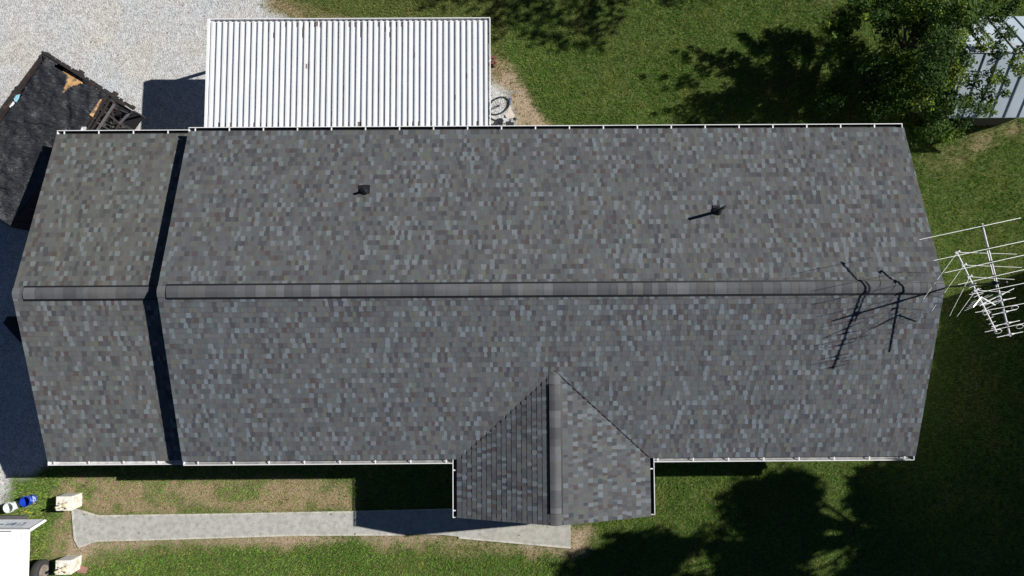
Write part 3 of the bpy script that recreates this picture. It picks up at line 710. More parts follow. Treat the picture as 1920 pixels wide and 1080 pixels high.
# tall trees beyond the frame that throw the lawn shadows
def off_tree(name_label, polys, zc, spacing, rad_r, base, hub_z, seed, n_leaf=150, size=.12, group='tall trees shading the lawn', zj=1.2, extra=()):
    rs = np.random.RandomState(seed); cs = []; rd = []
    for poly in polys:
        wpoly = np.array(wp(poly)); x0, y0 = wpoly.min(0); x1, y1 = wpoly.max(0); pts = []
        for _ in range(6000):
            x, y = rs.uniform(x0, x1), rs.uniform(y0, y1); r_ = rs.uniform(*rad_r)
            if sdist(wpoly, np.array([x]), np.array([y]))[0] < r_ * .66: continue
            if any((x - p[0]) ** 2 + (y - p[1]) ** 2 < spacing ** 2 for p in pts): continue
            pts.append((x, y)); z = zc + rs.uniform(-zj, zj)
            cs.append((x - SUN.x * z, y - SUN.y * z, z)); rd.append(r_)
    for (px, py, r_) in extra:
        g = U(px, py); z = zc + rs.uniform(-.5, .5); cs.append((g.x - SUN.x * z, g.y - SUN.y * z, z)); rd.append(r_)
    ne = [int(n_leaf * (r_ / .6) ** 2) for r_ in rd]
    P = PX(np.array(cs)); vis = (P[:, 0] > -60) & (P[:, 0] < 1980) & (P[:, 1] > -60) & (P[:, 1] < 1140)
    print('off_tree', name_label[:30], len(cs), 'in frame', vis.sum())
    c_ = np.mean(cs, 0)
    return tree(base, cs, rd, ne, size, [(.05, .09, .02), (.06, .1, .02), (.04, .08, .02)], name_label, (base[0], base[1], hub_z), .22, seed, group=group, twigs=.25)
TREES = True
if TREES:
    off_tree('tall spreading tree beyond the lower right corner casting round lawn shadows', [[(1345, 955), (1370, 915), (1425, 885), (1505, 880), (1540, 888), (1545, 920), (1532, 955), (1545, 1000), (1522, 1030), (1500, 1060), (1560, 1085), (1560, 1120), (1310, 1120), (1340, 1070), (1360, 1040), (1385, 1010)],
              [(1010, 1120), (1060, 1060), (1085, 1035), (1125, 1030), (1135, 995), (1160, 985), (1180, 1002), (1240, 1000), (1300, 1022), (1310, 1050), (1262, 1060), (1255, 1120)], [(1240, 1075), (1400, 1082), (1400, 1140), (1200, 1140)]], 9.6, .4, (.35, .7), (24.5, -5.2, 0), 6.5, 31, n_leaf=280, extra=[(1330, 1014, .5), (1350, 1035, .35), (1290, 1030, .35)])
    off_tree('broad dense tree beyond the right edge shading the lower right lawn', [[(1604, 905), (1606, 866), (1700, 845), (1740, 700), (2250, 700), (2250, 1130), (1540, 1130), (1560, 1080), (1610, 1030), (1600, 960)]], 8.6, .45, (.5, .9), (27, -2.5, 0), 6, 32, n_leaf=260)
    off_tree('dense tree beyond the right edge shading the lawn below the antennas', [[(1735, 705), (1750, 622), (1808, 612), (1850, 590), (1872, 545), (1895, 520), (1960, 510), (2250, 480), (2250, 740), (1735, 740)]], 7.6, .45, (.5, .85), (25.5, 1.6, 0), 5.5, 33, n_leaf=260)
    off_tree('loose tree behind the house shading the back lawn beside the carport', [[(735, 28), (800, -60), (1260, -60), (1170, 25), (1130, 95), (1080, 105), (1000, 92), (985, 80), (960, 60), (930, 78), (895, 60), (880, 20)],
              [(1215, -60), (1400, -60), (1360, 14), (1290, 22), (1240, 10)]], 7.4, .5, (.3, .62), (14.5, 14.6, 0), 5, 34, n_leaf=95, size=.1)
print('trees ok')

# ------------------------------------------------------------------ shed at the top right
SE = 1.7
e0 = U(1770, 221, SE); xL = e0.x; yF = e0.y
# ridge height from the seam that runs (1843,219) -> (1897,97)
sz = SE + 1.15; yR = U(1890, 97, sz).y; yT = 2 * yR - yF; xR = U(1962, 221, SE).x
shed = empty('shed', ((xL + xR) / 2, yR, 0), 'shed with pale blue grey metal roof partly hidden under the bushy tree', 'shed')
mb = MB(); 
for (ya_, yb_) in ((yF, yR), (yT, yR)):
    lo = [(xL, ya_, SE - .05), (xR, ya_, SE - .05), (xR, yb_, sz - .05), (xL, yb_, sz - .05)]
    if ya_ > yb_: lo = lo[::-1]
    mb.hexa(lo, [(p[0], p[1], p[2] + .05) for p in lo])
sr = mb.build('roof', m_shed, shed)
x = xL + .12; k = 0
m_seam = M('dark seam', (.1, .12, .14), rough=.5)
while x < xR:
    mb = MB()
    for ya_ in (yF, yT):
        lo = Vector((x, ya_, SE + .018)); hi = Vector((x, yR, sz + .018)); mb.bar(lo, hi, .018 if k % 2 else .03, .022)
    mb.build('seam', m_seam, sr); x += .42; k += 1
mb = MB(); mb.bar((xL, yR, sz + .006), (xR, yR, sz + .006), .06, .02); mb.build('ridge_cap', M('dull ridge steel', (.3, .33, .36), rough=.7), sr)
mb = MB()
for yy in (yF + .25, yT - .35): mb.box((xL + .2, yy, 0), (xR - .2, yy + .1, SE - .03))
for xx in (xL + .2, xR - .3):
    ya_, yb_ = yF + .36, yT - .36; poly = [(ya_, 0), (yb_, 0), (yb_, SE - .0), (yR, sz - .12), (ya_, SE - .0)]
    mb.hexa([(xx, y, z) for y, z in poly], [(xx + .1, y, z) for y, z in poly])
mb.build('wall', M('brown shed boards', (.07, .055, .045), rough=.9, var=.3, scale=6), shed)

# ------------------------------------------------------------------ tarped trailer at the left
TZ = 1.45
A0 = U(83, 104, TZ); B0 = U(199, 177, TZ); e1 = (B0 - A0); TWd = e1.length + .04; e1.normalize(); e2 = (U(83 - 74, 204, TZ) - A0).normalized()
TL_ = 4.85
def TP(u, v, z): return Vector((A0.x, A0.y, 0)) + e1 * u + e2 * v + Vector((0, 0, z))
def uvp(px, py, z=TZ):
    q = U(px, py, z) - A0; dt = e1.x * e2.y - e1.y * e2.x; return (q.x * e2.y - q.y * e2.x) / dt, (e1.x * q.y - e1.y * q.x) / dt
trailer = empty('dump_trailer', TP(TWd / 2, TL_ / 2, 0), 'black steel dump trailer under a black mesh tarp with painted grey sheen, loaded with roofing debris', 'trailer')
for u0, u1, u2 in ((-.03, -.045, -.06), (TWd, TWd + .015, TWd + .045)):
    mb = MB()
    mb.hexa([TP(u0, 0, .55), TP(u0 + .03, 0, .55), TP(u0 + .03, TL_, .55), TP(u0, TL_, .55)][::-1], [TP(u0, 0, TZ), TP(u0 + .03, 0, TZ), TP(u0 + .03, TL_, TZ), TP(u0, TL_, TZ)][::-1])
    mb.bar(TP(u1, -.03, TZ + .0), TP(u1, TL_, TZ + .0), .07, .07); k = .25
    while k < TL_: mb.bar(TP(u2, k, .6), TP(u2, k, TZ - .05), .05, .06); k += .55
    mb.build('side_panel', m_steel, trailer)
mb = MB()
for v0 in (TL_, -.03):
    if v0 < 0: mb.build('end_panel', m_steel, trailer); mb = MB()
    mb.hexa([TP(0.001, v0, .55), TP(TWd - .001, v0, .55), TP(TWd - .001, v0 + .03, .55), TP(0.001, v0 + .03, .55)][::-1], [TP(0.001, v0, TZ - .01), TP(TWd - .001, v0, TZ - .01), TP(TWd - .001, v0 + .03, TZ - .01), TP(0.001, v0 + .03, TZ - .01)][::-1])
mb.bar(TP(-.1, -.06, TZ + .01), TP(TWd + .85, -.06, TZ - .06), .07, .07)
rt = random.Random(9); k = 0
while k < TWd + .8:
    l = rt.uniform(.05, .14); mb.bar(TP(k, -.11, TZ - .05), TP(k + l, -.11, TZ - .05), rt.uniform(.04, .1), .08); k += l + rt.uniform(.03, .12)
mb.bar(TP(-.05, -.1, TZ - .1), TP(-.05, .14, TZ + .02), .08, .1)
mb.build('end_panel', m_steel, trailer)
mb = MB(); mb.hexa([TP(0, 0, .5), TP(0, TL_, .5), TP(TWd, TL_, .5), TP(TWd, 0, .5)][::-1], [TP(0, 0, .56), TP(0, TL_, .56), TP(TWd, TL_, .56), TP(TWd, 0, .56)][::-1]); mb.build('bed_floor', m_steel, trailer)
mb = MB(); mb.bar(TP(.5, -.2, .45), TP(.5, TL_ + .2, .45), .1, .15); mb.bar(TP(TWd - .5, -.2, .45), TP(TWd - .5, TL_ + .2, .45), .1, .15)
mb.build('chassis', m_steel, trailer)
for v0 in (1.9, 2.7):
    for u0 in (.35, TWd - .35):
        s_ = -1 if u0 < 0 else 1; m2 = MB(); c_ = TP(u0 + s_ * .0, v0, .34)
        pts = []
        m2.tube([c_ - e1 * .0 * s_, c_ - e1 * s_ * .2], .34, 20); m2.tube([c_ + e1 * s_ * .004, c_ - e1 * s_ * .05], .18, 16)
        m2.build('wheel', m_rubber, trailer, smooth=True)
# open rack section beyond the tarp
mb = MB(); D2 = .82
zf = .75
mb.hexa([TP(TWd + .06, .02, zf), TP(TWd + .06, 2.4, zf), TP(TWd + D2, 2.4, zf - .1), TP(TWd + D2, .02, zf - .1)][::-1], [TP(TWd + .06, .02, zf + .03), TP(TWd + .06, 2.4, zf + .03), TP(TWd + D2, 2.4, zf - .07), TP(TWd + D2, .02, zf - .07)][::-1])
rk = mb.build('rack_floor', m_black, trailer)
m_bar = M('worn grey steel bar', (.12, .115, .12), rough=.5, var=.3, scale=14)
for (p, q, za, zb, wd_, mt) in (((201, 175), (158, 254), TZ + .05, TZ + .05, .045, m_steel), ((208, 184), (165, 254), TZ - .05, TZ - .05, .04, m_steel), ((215, 195), (176, 254), TZ - .1, TZ - .1, .06, m_bar), ((246, 209), (224, 232), TZ - .25, TZ - .28, .05, m_bar), ((224, 232), (206, 262), TZ - .28, TZ - .3, .05, m_steel)):
    mb = MB(); mb.bar(U(*p, za), U(*q, zb), wd_, .05); mb.build('rail', mt, trailer)
for (p, q) in (((190, 205), (224, 231)), ((180, 228), (212, 248)), ((205, 186), (246, 209))):
    mb = MB(); mb.bar(U(*p, TZ - .06), U(*q, TZ - .3), .05, .05); mb.build('crossbar', m_steel, trailer)
mb = MB(); mb.bar(TP(TWd + D2, .5, TZ - .35), TP(TWd + D2 + .35, .52, TZ - .45), .05, .05); mb.bar(TP(TWd + D2 - .06, 0, TZ - .3), TP(TWd + D2 - .06, 0, .5), .05, .05); mb.build('latch_bar', m_steel, trailer)
mb = MB(); r9 = random.Random(4)
for i in range(26):
    q = U(r9.uniform(188, 236), r9.uniform(192, 240), 1.0); a_ = r9.uniform(0, 3.1); d = Vector((math.cos(a_), math.sin(a_), r9.uniform(-.4, .4))) * r9.uniform(.06, .2)
    if (q - A0).dot(e1) > TWd + .12 and (q - A0).dot(e1) < TWd + .75: mb.bar(q - d, q + d, r9.uniform(.02, .08), .02)
tag(mb.build('scrap_heap', M('dark scrap', (.05, .05, .05), rough=.7, var=.4, scale=9)), 'jumble of dark scrap lying in the open rack of the trailer', 'scrap', kind='stuff')
# tarp
m_tarp = bpy.data.materials.new('mesh tarp with painted sheen'); m_tarp.use_nodes = True
n = m_tarp.node_tree; N = n.nodes; Lk = n.links; bs = N['Principled BSDF']; geo = N.new('ShaderNodeNewGeometry'); bs.inputs['Roughness'].default_value = .5
mp = N.new('ShaderNodeMapping'); mp.inputs['Rotation'].default_value = (0, 0, math.atan2(e1.y, e1.x)); mp.inputs['Scale'].default_value = (1, 2.6, 1); Lk.new(geo.outputs['Position'], mp.inputs[0])
def tn(s, d, dist=0, vec=None):
    t = N.new('ShaderNodeTexNoise'); t.inputs['Scale'].default_value = s; t.inputs['Detail'].default_value = d; t.inputs['Distortion'].default_value = dist
    Lk.new(vec or geo.outputs['Position'], t.inputs['Vector']); return t.outputs['Fac']
big = ramp(tn(1.1, 6, 1.2), [(.3, (.018, .02, .023)), (.5, (.03, .032, .037)), (.72, (.06, .063, .07))])  # grey sheen of the wrinkles put into the colour as noise
scr = ramp(tn(7, 9, 2.2, mp.outputs[0]), [(.4, (.6, .6, .6)), (.58, (1.1, 1.1, 1.1)), (.72, (2.2, 2.2, 2.2))])
Lk.new(mix(1.0, big, scr, 'MULTIPLY'), bs.inputs['Base Color'])
bp = N.new('ShaderNodeBump'); bp.inputs['Strength'].default_value = 1; bp.inputs['Distance'].default_value = .09; Lk.new(tn(2.6, 4, 1.2, mp.outputs[0]), bp.inputs['Height']); Lk.new(bp.outputs[0], bs.inputs['Normal'])
HOLES = [[(102, 124), (107, 119), (126, 124), (152, 145), (158, 156), (150, 157), (140, 160), (128, 166), (118, 175), (122, 158), (128, 146), (124, 138), (112, 132)],
         [(84, 110), (72, 126), (50, 158), (36, 186), (24, 198), (0, 228), (-30, 260), (-60, 250), (20, 150), (78, 100)],
         [(193, 186), (184, 196), (172, 214), (176, 221), (164, 234), (152, 248), (140, 262), (260, 262), (240, 180), (200, 176)]]
hu, hv = .04, .04; nu = int((TWd + .02) / hu); nv = int(TL_ / hv); uu, vv = np.meshgrid(np.arange(nu + 1) * hu, np.arange(nv + 1) * hv)
zz = TZ + .03 + .16 * (fnoise(uu, vv, .9) - .45) + .06 * (fnoise(uu * .7 + vv * .8, vv, .3) - .5) + .035 * np.sin((uu * .8 - vv * .6) * 11 + 9 * fnoise(uu, vv, .8)) * fnoise(uu + 3, vv, 1.1)
edge = np.minimum(np.minimum(uu, TWd - uu), vv) / .25
zz = np.where(edge < 1, TZ + .045 + (zz - TZ - .045) * np.clip(edge, .1, 1), zz)
Pt = np.array([A0.x, A0.y, 0]) + uu[..., None] * np.array(e1) + vv[..., None] * np.array(e2) + zz[..., None] * np.array([0, 0, 1])
idx = np.arange((nu + 1) * (nv + 1)).reshape(nv + 1, nu + 1)
Ft = np.stack([idx[:-1, :-1], idx[1:, :-1], idx[1:, 1:], idx[:-1, 1:]], -1).reshape(-1, 4); Vt = Pt.reshape(-1, 3)
cpx = PX(Vt[Ft].mean(1)); keep = np.ones(len(Ft), bool)
for h_ in HOLES: keep &= ~inside(h_, cpx[:, 0], cpx[:, 1])
Ft = Ft[keep]; used, inv = np.unique(Ft, return_inverse=True); Vt = Vt[used]; Ft = inv.reshape(-1, 4)
tp = np_mesh('tarp', Vt, Ft, m_tarp, parent=trailer)
tp.data.polygons.foreach_set('use_smooth', [True] * len(tp.data.polygons))
sd = tp.modifiers.new('th', 'SOLIDIFY'); sd.thickness = .006; sd.offset = -1
# debris inside
def sheet(pts, z, dz, mat, label, cat, name):
    mb = MB(); P = [uvp(*p, z) for p in pts]; W_ = [TP(u, v, z + d) for (u, v), d in zip(P, dz)]
    mb.hexa([p - Vector((0, 0, .02)) for p in W_], W_); o = mb.build(name, mat); 
    import bmesh
    bm = bmesh.new(); bm.from_mesh(o.data); bmesh.ops.recalc_face_normals(bm, faces=bm.faces); bm.to_mesh(o.data); bm.free()
    return tag(o, label, cat)
sheet([(119, 128), (160, 152), (122, 190), (108, 170)], 1.34, (0, .02, .04, 0), m_ply, 'tan plywood scrap showing through the torn upper edge of the tarp', 'plywood', 'plywood_scrap')
sheet([(188, 186), (195, 188), (177, 222), (169, 216)], 1.5, (0, .0, .02, .04), m_ply, 'narrow tan plywood scrap at the right edge of the tarp', 'plywood', 'plywood_scrap')
sheet([(52, 158), (58, 155), (49, 168), (46, 164)], 1.36, (0, 0, 0, 0), m_paper, 'small grey white sheet scrap poking out near the trailer rim', 'sheet scrap', 'sheet_scrap')
sheet([(25, 180), (38, 177), (32, 192), (27, 190)], 1.40, (0, .02, 0, 0), m_cyan, 'pale blue sheet scrap poking out at the left trailer rim', 'sheet scrap', 'sheet_scrap')
sheet([(22, 188), (28, 192), (20, 202), (17, 200)], 1.36, (0, 0, 0, 0), m_paper, 'white sheet scrap just below the pale blue scrap', 'sheet scrap', 'sheet_scrap')
sheet([(154, 238), (162, 238), (162, 256), (146, 256)], 1.5, (0, .03, 0, .02), m_paper, 'white plastic sheet scrap hanging out beside the house gutter', 'sheet scrap', 'sheet_scrap')
# dark load filling the bed under the holes
mb = MB(); 
for i in range(60):
    u, v = R.uniform(.15, TWd - .2), R.uniform(.15, TL_ - .2); a_ = R.uniform(0, 3); l = R.uniform(.15, .4); z = R.uniform(1.0, 1.18)
    c_ = TP(u, v, z); d = Vector((math.cos(a_), math.sin(a_), R.uniform(-.1, .1))) * l; mb.bar(c_ - d, c_ + d, R.uniform(.1, .3), .02)
tag(mb.build('shingle_debris', M('torn shingle debris', (.03, .028, .026), rough=.95, var=.4, scale=12)), 'dark heap of torn shingles inside the trailer under the tarp', 'debris', kind='stuff')

# ------------------------------------------------------------------ bicycle
hb = U(956, 193, 0); bx, by = hb.x, hb.y
bike = empty('bicycle', (bx, by - .5, 0), 'old upright bicycle with pale saddle and blue frame beside the carport', 'bicycle')
def wheel(y):
    t = MB(); pts = [(bx, y + .27 * math.cos(a), .29 + .27 * math.sin(a)) for a in [i * math.pi / 14 for i in range(29)]]; t.tube(pts, .032, 6, cap=False); wobj = t.build('wheel', m_rubber, bike, smooth=True)
    s_ = MB()
    pts = [(bx, y + .25 * math.cos(a), .29 + .25 * math.sin(a)) for a in [i * math.pi / 14 for i in range(29)]]; s_.tube(pts, .009, 5, cap=False); s_.build('rim', m_chrome, wobj)
    s2 = MB(); s2.tube([(bx - .04, y, .29), (bx + .04, y, .29)], .022, 8)
    for i in range(14):
        a = i * math.pi / 7; s2.tube([(bx, y, .29), (bx, y + .25 * math.cos(a), .29 + .25 * math.sin(a))], .004, 4)
    s2.build('spokes', m_chrome, wobj)
wheel(by + .02); wheel(by - .98)
mb = MB(); H = (bx, by - .12, .86); BBk = (bx, by - .5, .3); ST = (bx, by - .6, .7); RW = (bx, by - 1.03, .33)
mb.tube([(bx, by - .08, .72), H], .026, 8); mb.tube([(bx, by - .1, .8), ST], .024, 8); mb.tube([(bx, by - .08, .72), BBk], .026, 8); mb.tube([BBk, ST], .022, 8)
for s_ in (-.05, .05): mb.tube([(bx + s_, by - .98, .29), BBk], .01, 6); mb.tube([(bx + s_, by - .98, .29), ST], .009, 6); mb.tube([(bx + s_, by + .02, .29), (bx + s_ * .6, by - .07, .7), (bx, by - .08, .72)], .011, 6)
mb.build('frame', m_blueframe, bike, smooth=True)
mb = MB(); mb.tube([H, (bx, by + .0, .98)], .015, 8); 
for s_ in (-1, 1): mb.tube([(bx, by - .02, .98), (bx + s_ * .1, by + .02, 1.0), (bx + s_ * .2, by + .01, 1.04), (bx + s_ * .3, by - .03, 1.02)], .016, 8)
mb.bar((bx, by + .08, .95), (bx, by - .16, .93), .045, .05)
mb.build('handlebar', m_chrome, bike, smooth=True)
mb = MB(); mb.tube([ST, (bx, by - .63, .86)], .012, 8)
sad = [(.0, .17, .02), (.022, .1, .022), (.04, .0, .025), (.1, -.06, .03), (.115, -.12, .03), (.08, -.17, .03), (0, -.185, .03)]
loop = [(x, y) for x, y, _ in sad] + [(-x, y) for x, y, _ in sad[::-1][1:-1]]
mb.hexa([(bx + x * .8, by - .56 + y, .86) for x, y in loop][::-1], [(bx + x * 1.3, by - .56 + y * 1.25, .92) for x, y in loop][::-1])
mb.build('saddle', m_saddle, bike)
mb = MB(); mb.tube([(bx - .16, by - .58, .3), (bx + .16, by - .58, .3)], .012, 8)
for s_, dz in ((-1, .15), (1, -.15)): mb.bar((bx + s_ * .1, by - .58, .3), (bx + s_ * .1, by - .58, .3 + dz), .02, .02); mb.box((bx + s_ * .1, by - .62, .3 + dz - .01), (bx + s_ * .2, by - .54, .3 + dz + .012))
mb.lathe((bx + .05, by - .58, .3), [(0, 0), (.09, 0), (.09, .006), (0, .006)], 18, axis='x'); mb.lathe((bx + .045, by - .5, .32), [(0, 0), (.13, 0), (.13, .01), (0, .01)], 18, axis='x')
mb.build('crank', m_insul, bike)
mb = MB(); mb.box((bx - .12, by - 1.2, .68), (bx + .12, by - .84, .7)); mb.box((bx - .13, by - 1.2, .5), (bx - .09, by - .86, .69)); mb.build('rear_rack', m_insul, bike)
# bricks and pale stones by the carport
for i, (px, py, a_) in enumerate([(925, 108, .2), (927, 113, .9), (924, 119, .1), (928, 121, 1.3)]):
    g = U(px, py); mb = MB(); c_, s_ = math.cos(a_), math.sin(a_); P = [(g.x + c_ * u - s_ * v, g.y + s_ * u + c_ * v) for u, v in ((-.08, -.035), (.08, -.035), (.08, .035), (-.08, .035))]
    mb.prism(P, -.01 + .0, .06); tag(mb.build('brick', m_brick), 'loose red brick beside the right edge of the carport roof', 'brick', 'loose bricks')
def rock(px, py, r, label):
    g = U(px, py); mb = MB(); rs_ = random.Random(px); pr = []
    mb.lathe((g.x, g.y, -.02), [(r, 0), (r * 1.05, r * .4), (r * .7, r * .85), (0, r)], 9); o = mb.build('stone', m_stone)
    for v_ in o.data.vertices: v_.co.x += rs_.uniform(-.2, .2) * r; v_.co.y += rs_.uniform(-.2, .2) * r
    tag(o, label, 'stone')
rock(935, 236, .07, 'largest pale stone between bicycle and gutter'); rock(947, 238, .045, 'small pale stone right of the largest one'); rock(953, 235, .05, 'small pale stone under the bicycle rear wheel')

# ------------------------------------------------------------------ whitewashed pedestals
def pedestal(px, py, px2, py2, label, seed, hgt=.5):
    "top face corners (left top) .. (right bottom) in the photo"
    a = U(px, py, hgt); b = U(px2, py2, hgt); x0, x1 = a.x, b.x; y1, y0 = a.y, b.y
    t = empty('pedestal', ((x0 + x1) / 2, (y0 + y1) / 2, 0), label, 'pedestal', 'whitewashed pedestals at the end of the sidewalk')
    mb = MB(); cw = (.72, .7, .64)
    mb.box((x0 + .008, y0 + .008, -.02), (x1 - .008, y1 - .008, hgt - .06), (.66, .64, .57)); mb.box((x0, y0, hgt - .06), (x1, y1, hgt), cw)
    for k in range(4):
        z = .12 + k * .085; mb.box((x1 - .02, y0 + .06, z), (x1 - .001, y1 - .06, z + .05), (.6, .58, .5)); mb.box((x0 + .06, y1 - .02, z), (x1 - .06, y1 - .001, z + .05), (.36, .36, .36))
    mb.build('base', m_cream, t)
    rs_ = random.Random(seed); mb = MB(); cx, cy = (x0 + x1) / 2 - .0, (y0 + y1) / 2 - .04
    # crumbled crouching ornament: body, haunches, head
    def blob(c_, r_, sq=(1, 1, 1), n_=10):
        m_ = 6; ring = []
        for i in range(m_ + 1):
            ph = math.pi * i / m_ - math.pi / 2; ring.append([Vector(c_) + Vector((math.cos(ph) * math.cos(2 * math.pi * k / n_) * r_ * sq[0], math.cos(ph) * math.sin(2 * math.pi * k / n_) * r_ * sq[1], math.sin(ph) * r_ * sq[2])) * rs_.uniform(.93, 1.07) for k in range(n_)])
        for p, q in zip(ring, ring[1:]):
            for k in range(n_): mb.face([p[k], p[(k + 1) % n_], q[(k + 1) % n_], q[k]], (.6, .53, .4))
    blob((cx + .05, cy, hgt + .05), .09, (1.2, .85, .8)); blob((cx + .13, cy + .06, hgt + .04), .05); blob((cx + .12, cy - .07, hgt + .04), .05)
    blob((cx - .05, cy - .01, hgt + .1), .06, (1, .9, 1.3)); blob((cx - .09, cy - .03, hgt + .2), .05, (1.1, .9, 1)); blob((cx - .1, cy + .06, hgt + .03), .03, (1.6, .8, 1)); blob((cx - .1, cy - .09, hgt + .03), .03, (1.6, .8, 1))
    mb.build('ornament', m_cream, t, smooth=True, weld=False)
pedestal(105.5, 931, 134.5, 957.5, 'whitewashed pedestal with crumbled ornament beside the upper end of the sidewalk', 3)
pedestal(104.5, 1051, 133, 1077.5, 'whitewashed pedestal with crumbled ornament nearest the bottom edge', 4)

# ------------------------------------------------------------------ buckets
def bucket(px, py, r, h, mat, label, marks=False):
    c_ = U(px, py, h); t = empty('bucket', (c_.x, c_.y, 0), label, 'bucket', 'plastic buckets in the grass')
    mb = MB(); mb.lathe((c_.x, c_.y, 0), [(0, .0), (r * .86, .0), (r * .97, h - .07), (r * 1.04, h - .07), (r * 1.04, h - .05), (r, h - .05), (r * 1.0, h - .01), (r * 1.04, h), (r * .97, h), (r * .94, h - .04), (r * .82, .01), (0, .01)], 32)
    o = mb.build('shell', mat, t, smooth=True)
    mb = MB(); pts = [(c_.x + math.cos(a) * r * 1.06, c_.y + math.sin(a) * r * 1.06, h - .06 - .02 * abs(math.sin(a))) for a in [math.pi * (i / 12) for i in range(13)]]; mb.tube(pts, .004, 5); mb.build('bail', m_chrome, t)
    if marks:
        mb = MB()
        for (a0, a1, z0, z1) in ((.15, .6, .06, .2), (-.3, -.05, .05, .1), (-.32, -.05, .13, .18), (-.75, -.45, .08, .15), (-.15, .05, .2, .23), (.75, .95, .1, .16)):
            rr = lambda z: (r * .86 + (r * .11) * z / (h - .07)) + .0025
            mb.face([(c_.x + math.cos(a0) * rr(z0), c_.y + math.sin(a0) * rr(z0), z0), (c_.x + math.cos(a1) * rr(z0), c_.y + math.sin(a1) * rr(z0), z0), (c_.x + math.cos(a1) * rr(z1), c_.y + math.sin(a1) * rr(z1), z1), (c_.x + math.cos(a0) * rr(z1), c_.y + math.sin(a0) * rr(z1), z1)])
        mb.build('printed_label', m_print, t)
bucket(46, 941, .15, .37, m_bblue, 'open blue plastic bucket with white printing', True)
bucket(15, 952.5, .15, .37, m_bwhite, 'open white plastic bucket left of the blue one')
g1, g2 = U(45, 959, .03), U(61.5, 962.5, .04)
mb = MB(); mb.tube([g1, g1.lerp(g2, .5) + Vector((0, .01, .01)), g2], [.01, .009, .009], 6); st = mb.build('yellow_stick', m_yellow)
tag(st, 'thin yellow stick lying in the grass below the buckets', 'stick')
mb = MB(); mb.tube([g2 + Vector((.003, 0, 0)), g2 + Vector((.07, -.03, 0))], .018, 6); mb.build('dark_tip', m_insul, st)
g = U(155, 1067); mb = MB(); mb.prism([(g.x - .16, g.y - .09), (g.x + .1, g.y - .12), (g.x + .17, g.y + .05), (g.x - .04, g.y + .12)], -.01, .045)
tag(mb.build('paving_stone', M('dusty red paver', (.33, .17, .13), rough=.9)), 'dusty red paving stone beside the lower pedestal', 'paving stone')

# ------------------------------------------------------------------ white covered trailer, bottom left
VX = U(53, 993, 1.15).x; VY = U(53, 993, 1.15).y; VYb = U(84, 973.5, .42).y
cart = empty('utility_trailer', (VX - 1, VY - 1.6, 0), 'white covered utility trailer with lettered front panel at the bottom left corner', 'trailer')
mb = MB()
mb.box((VX - 2.0, VY - 3.2, 1.09), (VX, VY - .003, 1.15)); mb.box((VX - 1.96, VY - 3.2, .98), (VX - .06, VY - .05, 1.088)); mb.bar((VX - 2.0, VY - .12, 1.165), (VX - .55, VY - .12, 1.165), .018, .02)
mb.bar((VX - .17, VY - .1, 1.158), (VX - .15, VY - .32, 1.158), .01, .012)
mb.build('lid', m_vwhite, cart)
mb = MB(); mb.bar((VX - 2.0, VY - .045, 1.156), (VX - .5, VY - .045, 1.156), .02, .012); mb.build('seal_strip', m_insul, cart)
mb = MB(); lo = [(VX - 2.0, VYb, .42), (VX, VYb, .42), (VX, VYb - .03, .42), (VX - 2.0, VYb - .03, .42)]; hi = [(VX - 2.0, VY + .001, 1.12), (VX, VY + .001, 1.12), (VX, VY - .03, 1.12), (VX - 2.0, VY - .03, 1.12)]
mb.hexa(lo, hi); fp = mb.build('front_panel', M('pale dusty panel', (.74, .76, .78), rough=.5, var=.1, scale=6), cart)
def onp(u, t, off=.004):   # u metres left of the corner, t 0 bottom..1 top
    a = Vector((VX - u, VYb, .42)); b = Vector((VX - u, VY, 1.12)); nrm = Vector((0, .7, -(VY - VYb))).normalized()
    return a.lerp(b, t) + nrm * off
mb = MB()
for (u0, u1, t0, t1) in ((.38, .42, .35, .6), (.38, .5, .56, .62), (.38, .5, .33, .38), (.55, .58, .35, .62), (.52, .62, .57, .62), (.66, .76, .33, .62), (.79, .84, .35, .62), (.87, .93, .4, .62), (1.0, 1.25, .45, .55)):
    mb.face([onp(u0, t0), onp(u0, t1), onp(u1, t1), onp(u1, t0)])
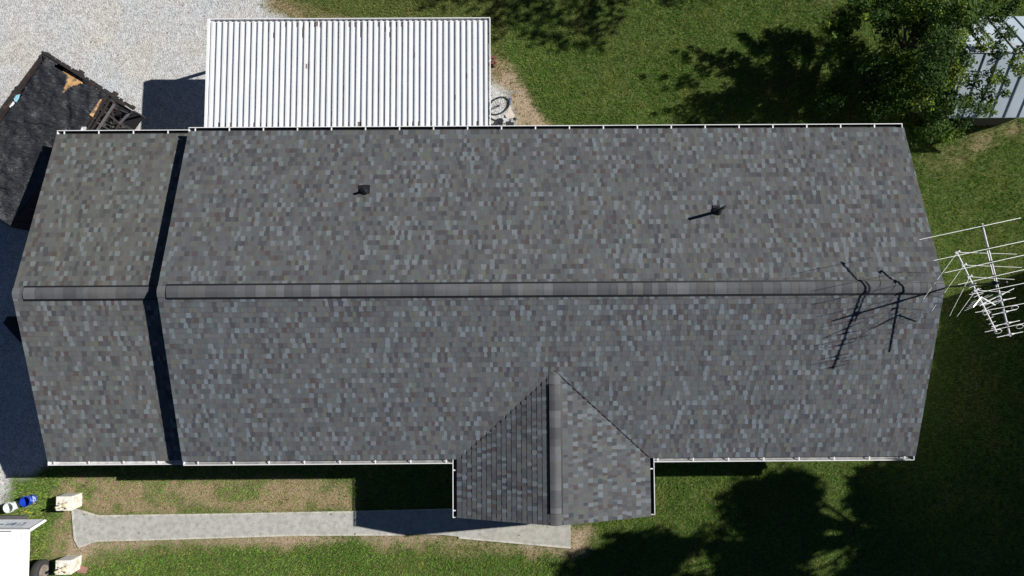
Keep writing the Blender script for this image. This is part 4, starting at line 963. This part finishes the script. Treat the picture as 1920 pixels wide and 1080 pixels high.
mb.build('lettering', M('faded blue lettering', (.08, .14, .25), rough=.5), fp)
mb = MB()
for (u0, u1, t0, t1) in ((.0, 2, .88, .93), (.3, 1.5, .76, .79), (0.0, .03, 0, 1)): mb.face([onp(u0, t0, .003), onp(u0, t1, .003), onp(u1, t1, .003), onp(u1, t0, .003)])
mb.build('dark_trim', m_insul, fp)
mb = MB(); mb.bar((VX - .0, VYb - .04, .40), (VX - .0, VY - .05, 1.1), .05, .06); mb.build('corner_post', m_vwhite, cart)
mb = MB(); mb.box((VX - 1.9, VY - 3.2, .55), (VX - .45, VY - .1, .98)); mb.build('chassis', m_insul, cart)
wy = U(62, 1092, .0).y
wy = U(60, 1072, .35).y
mb = MB(); wx = VX - .13
R0 = .36
mb.lathe((wx, wy, R0), [(.2, -.1), (R0 - .03, -.11), (R0, -.07), (R0, .07), (R0 - .03, .11), (.22, .1)], 32, axis='x'); wh = mb.build('wheel', m_rubber, cart, smooth=True)
mb = MB(); mb.lathe((wx, wy, R0), [(.22, .1), (.2, .06), (.12, .05), (.1, .085), (0, .085)], 24, axis='x')
for i in range(6): a = i * math.pi / 3; mb.tube([(wx + .05, wy + .075 * math.cos(a) * 1.9, R0 + .075 * 1.9 * math.sin(a)), (wx + .09, wy + .075 * 1.9 * math.cos(a), R0 + .075 * 1.9 * math.sin(a))], .014, 6)
mb.build('rim', m_rust, wh, smooth=True)
# grey mat in front
P = wp([(-40, 968), (44, 967.5), (50, 972), (30, 980), (-40, 1004)], .12); mb = MB(); mb.prism(P[::-1], .0, .12)
tag(mb.build('rubber_mat', M('dark grey rubber', (.09, .09, .095), rough=.8, var=.15)), 'folded dark grey rubber mat in front of the white trailer', 'mat')
# dark plank in the shade of the left gable
P = wp([(13, 593), (38, 620), (38, 642), (6, 606)], .5); mb = MB(); mb.prism(P[::-1], .0, .5)
tag(mb.build('storage_box', M('black storage box', (.008, .008, .008), rough=.6)), 'black box standing in the shade by the left gable', 'box')
print('done', sum(len(o.data.polygons) for o in bpy.data.objects if o.type == 'MESH'))
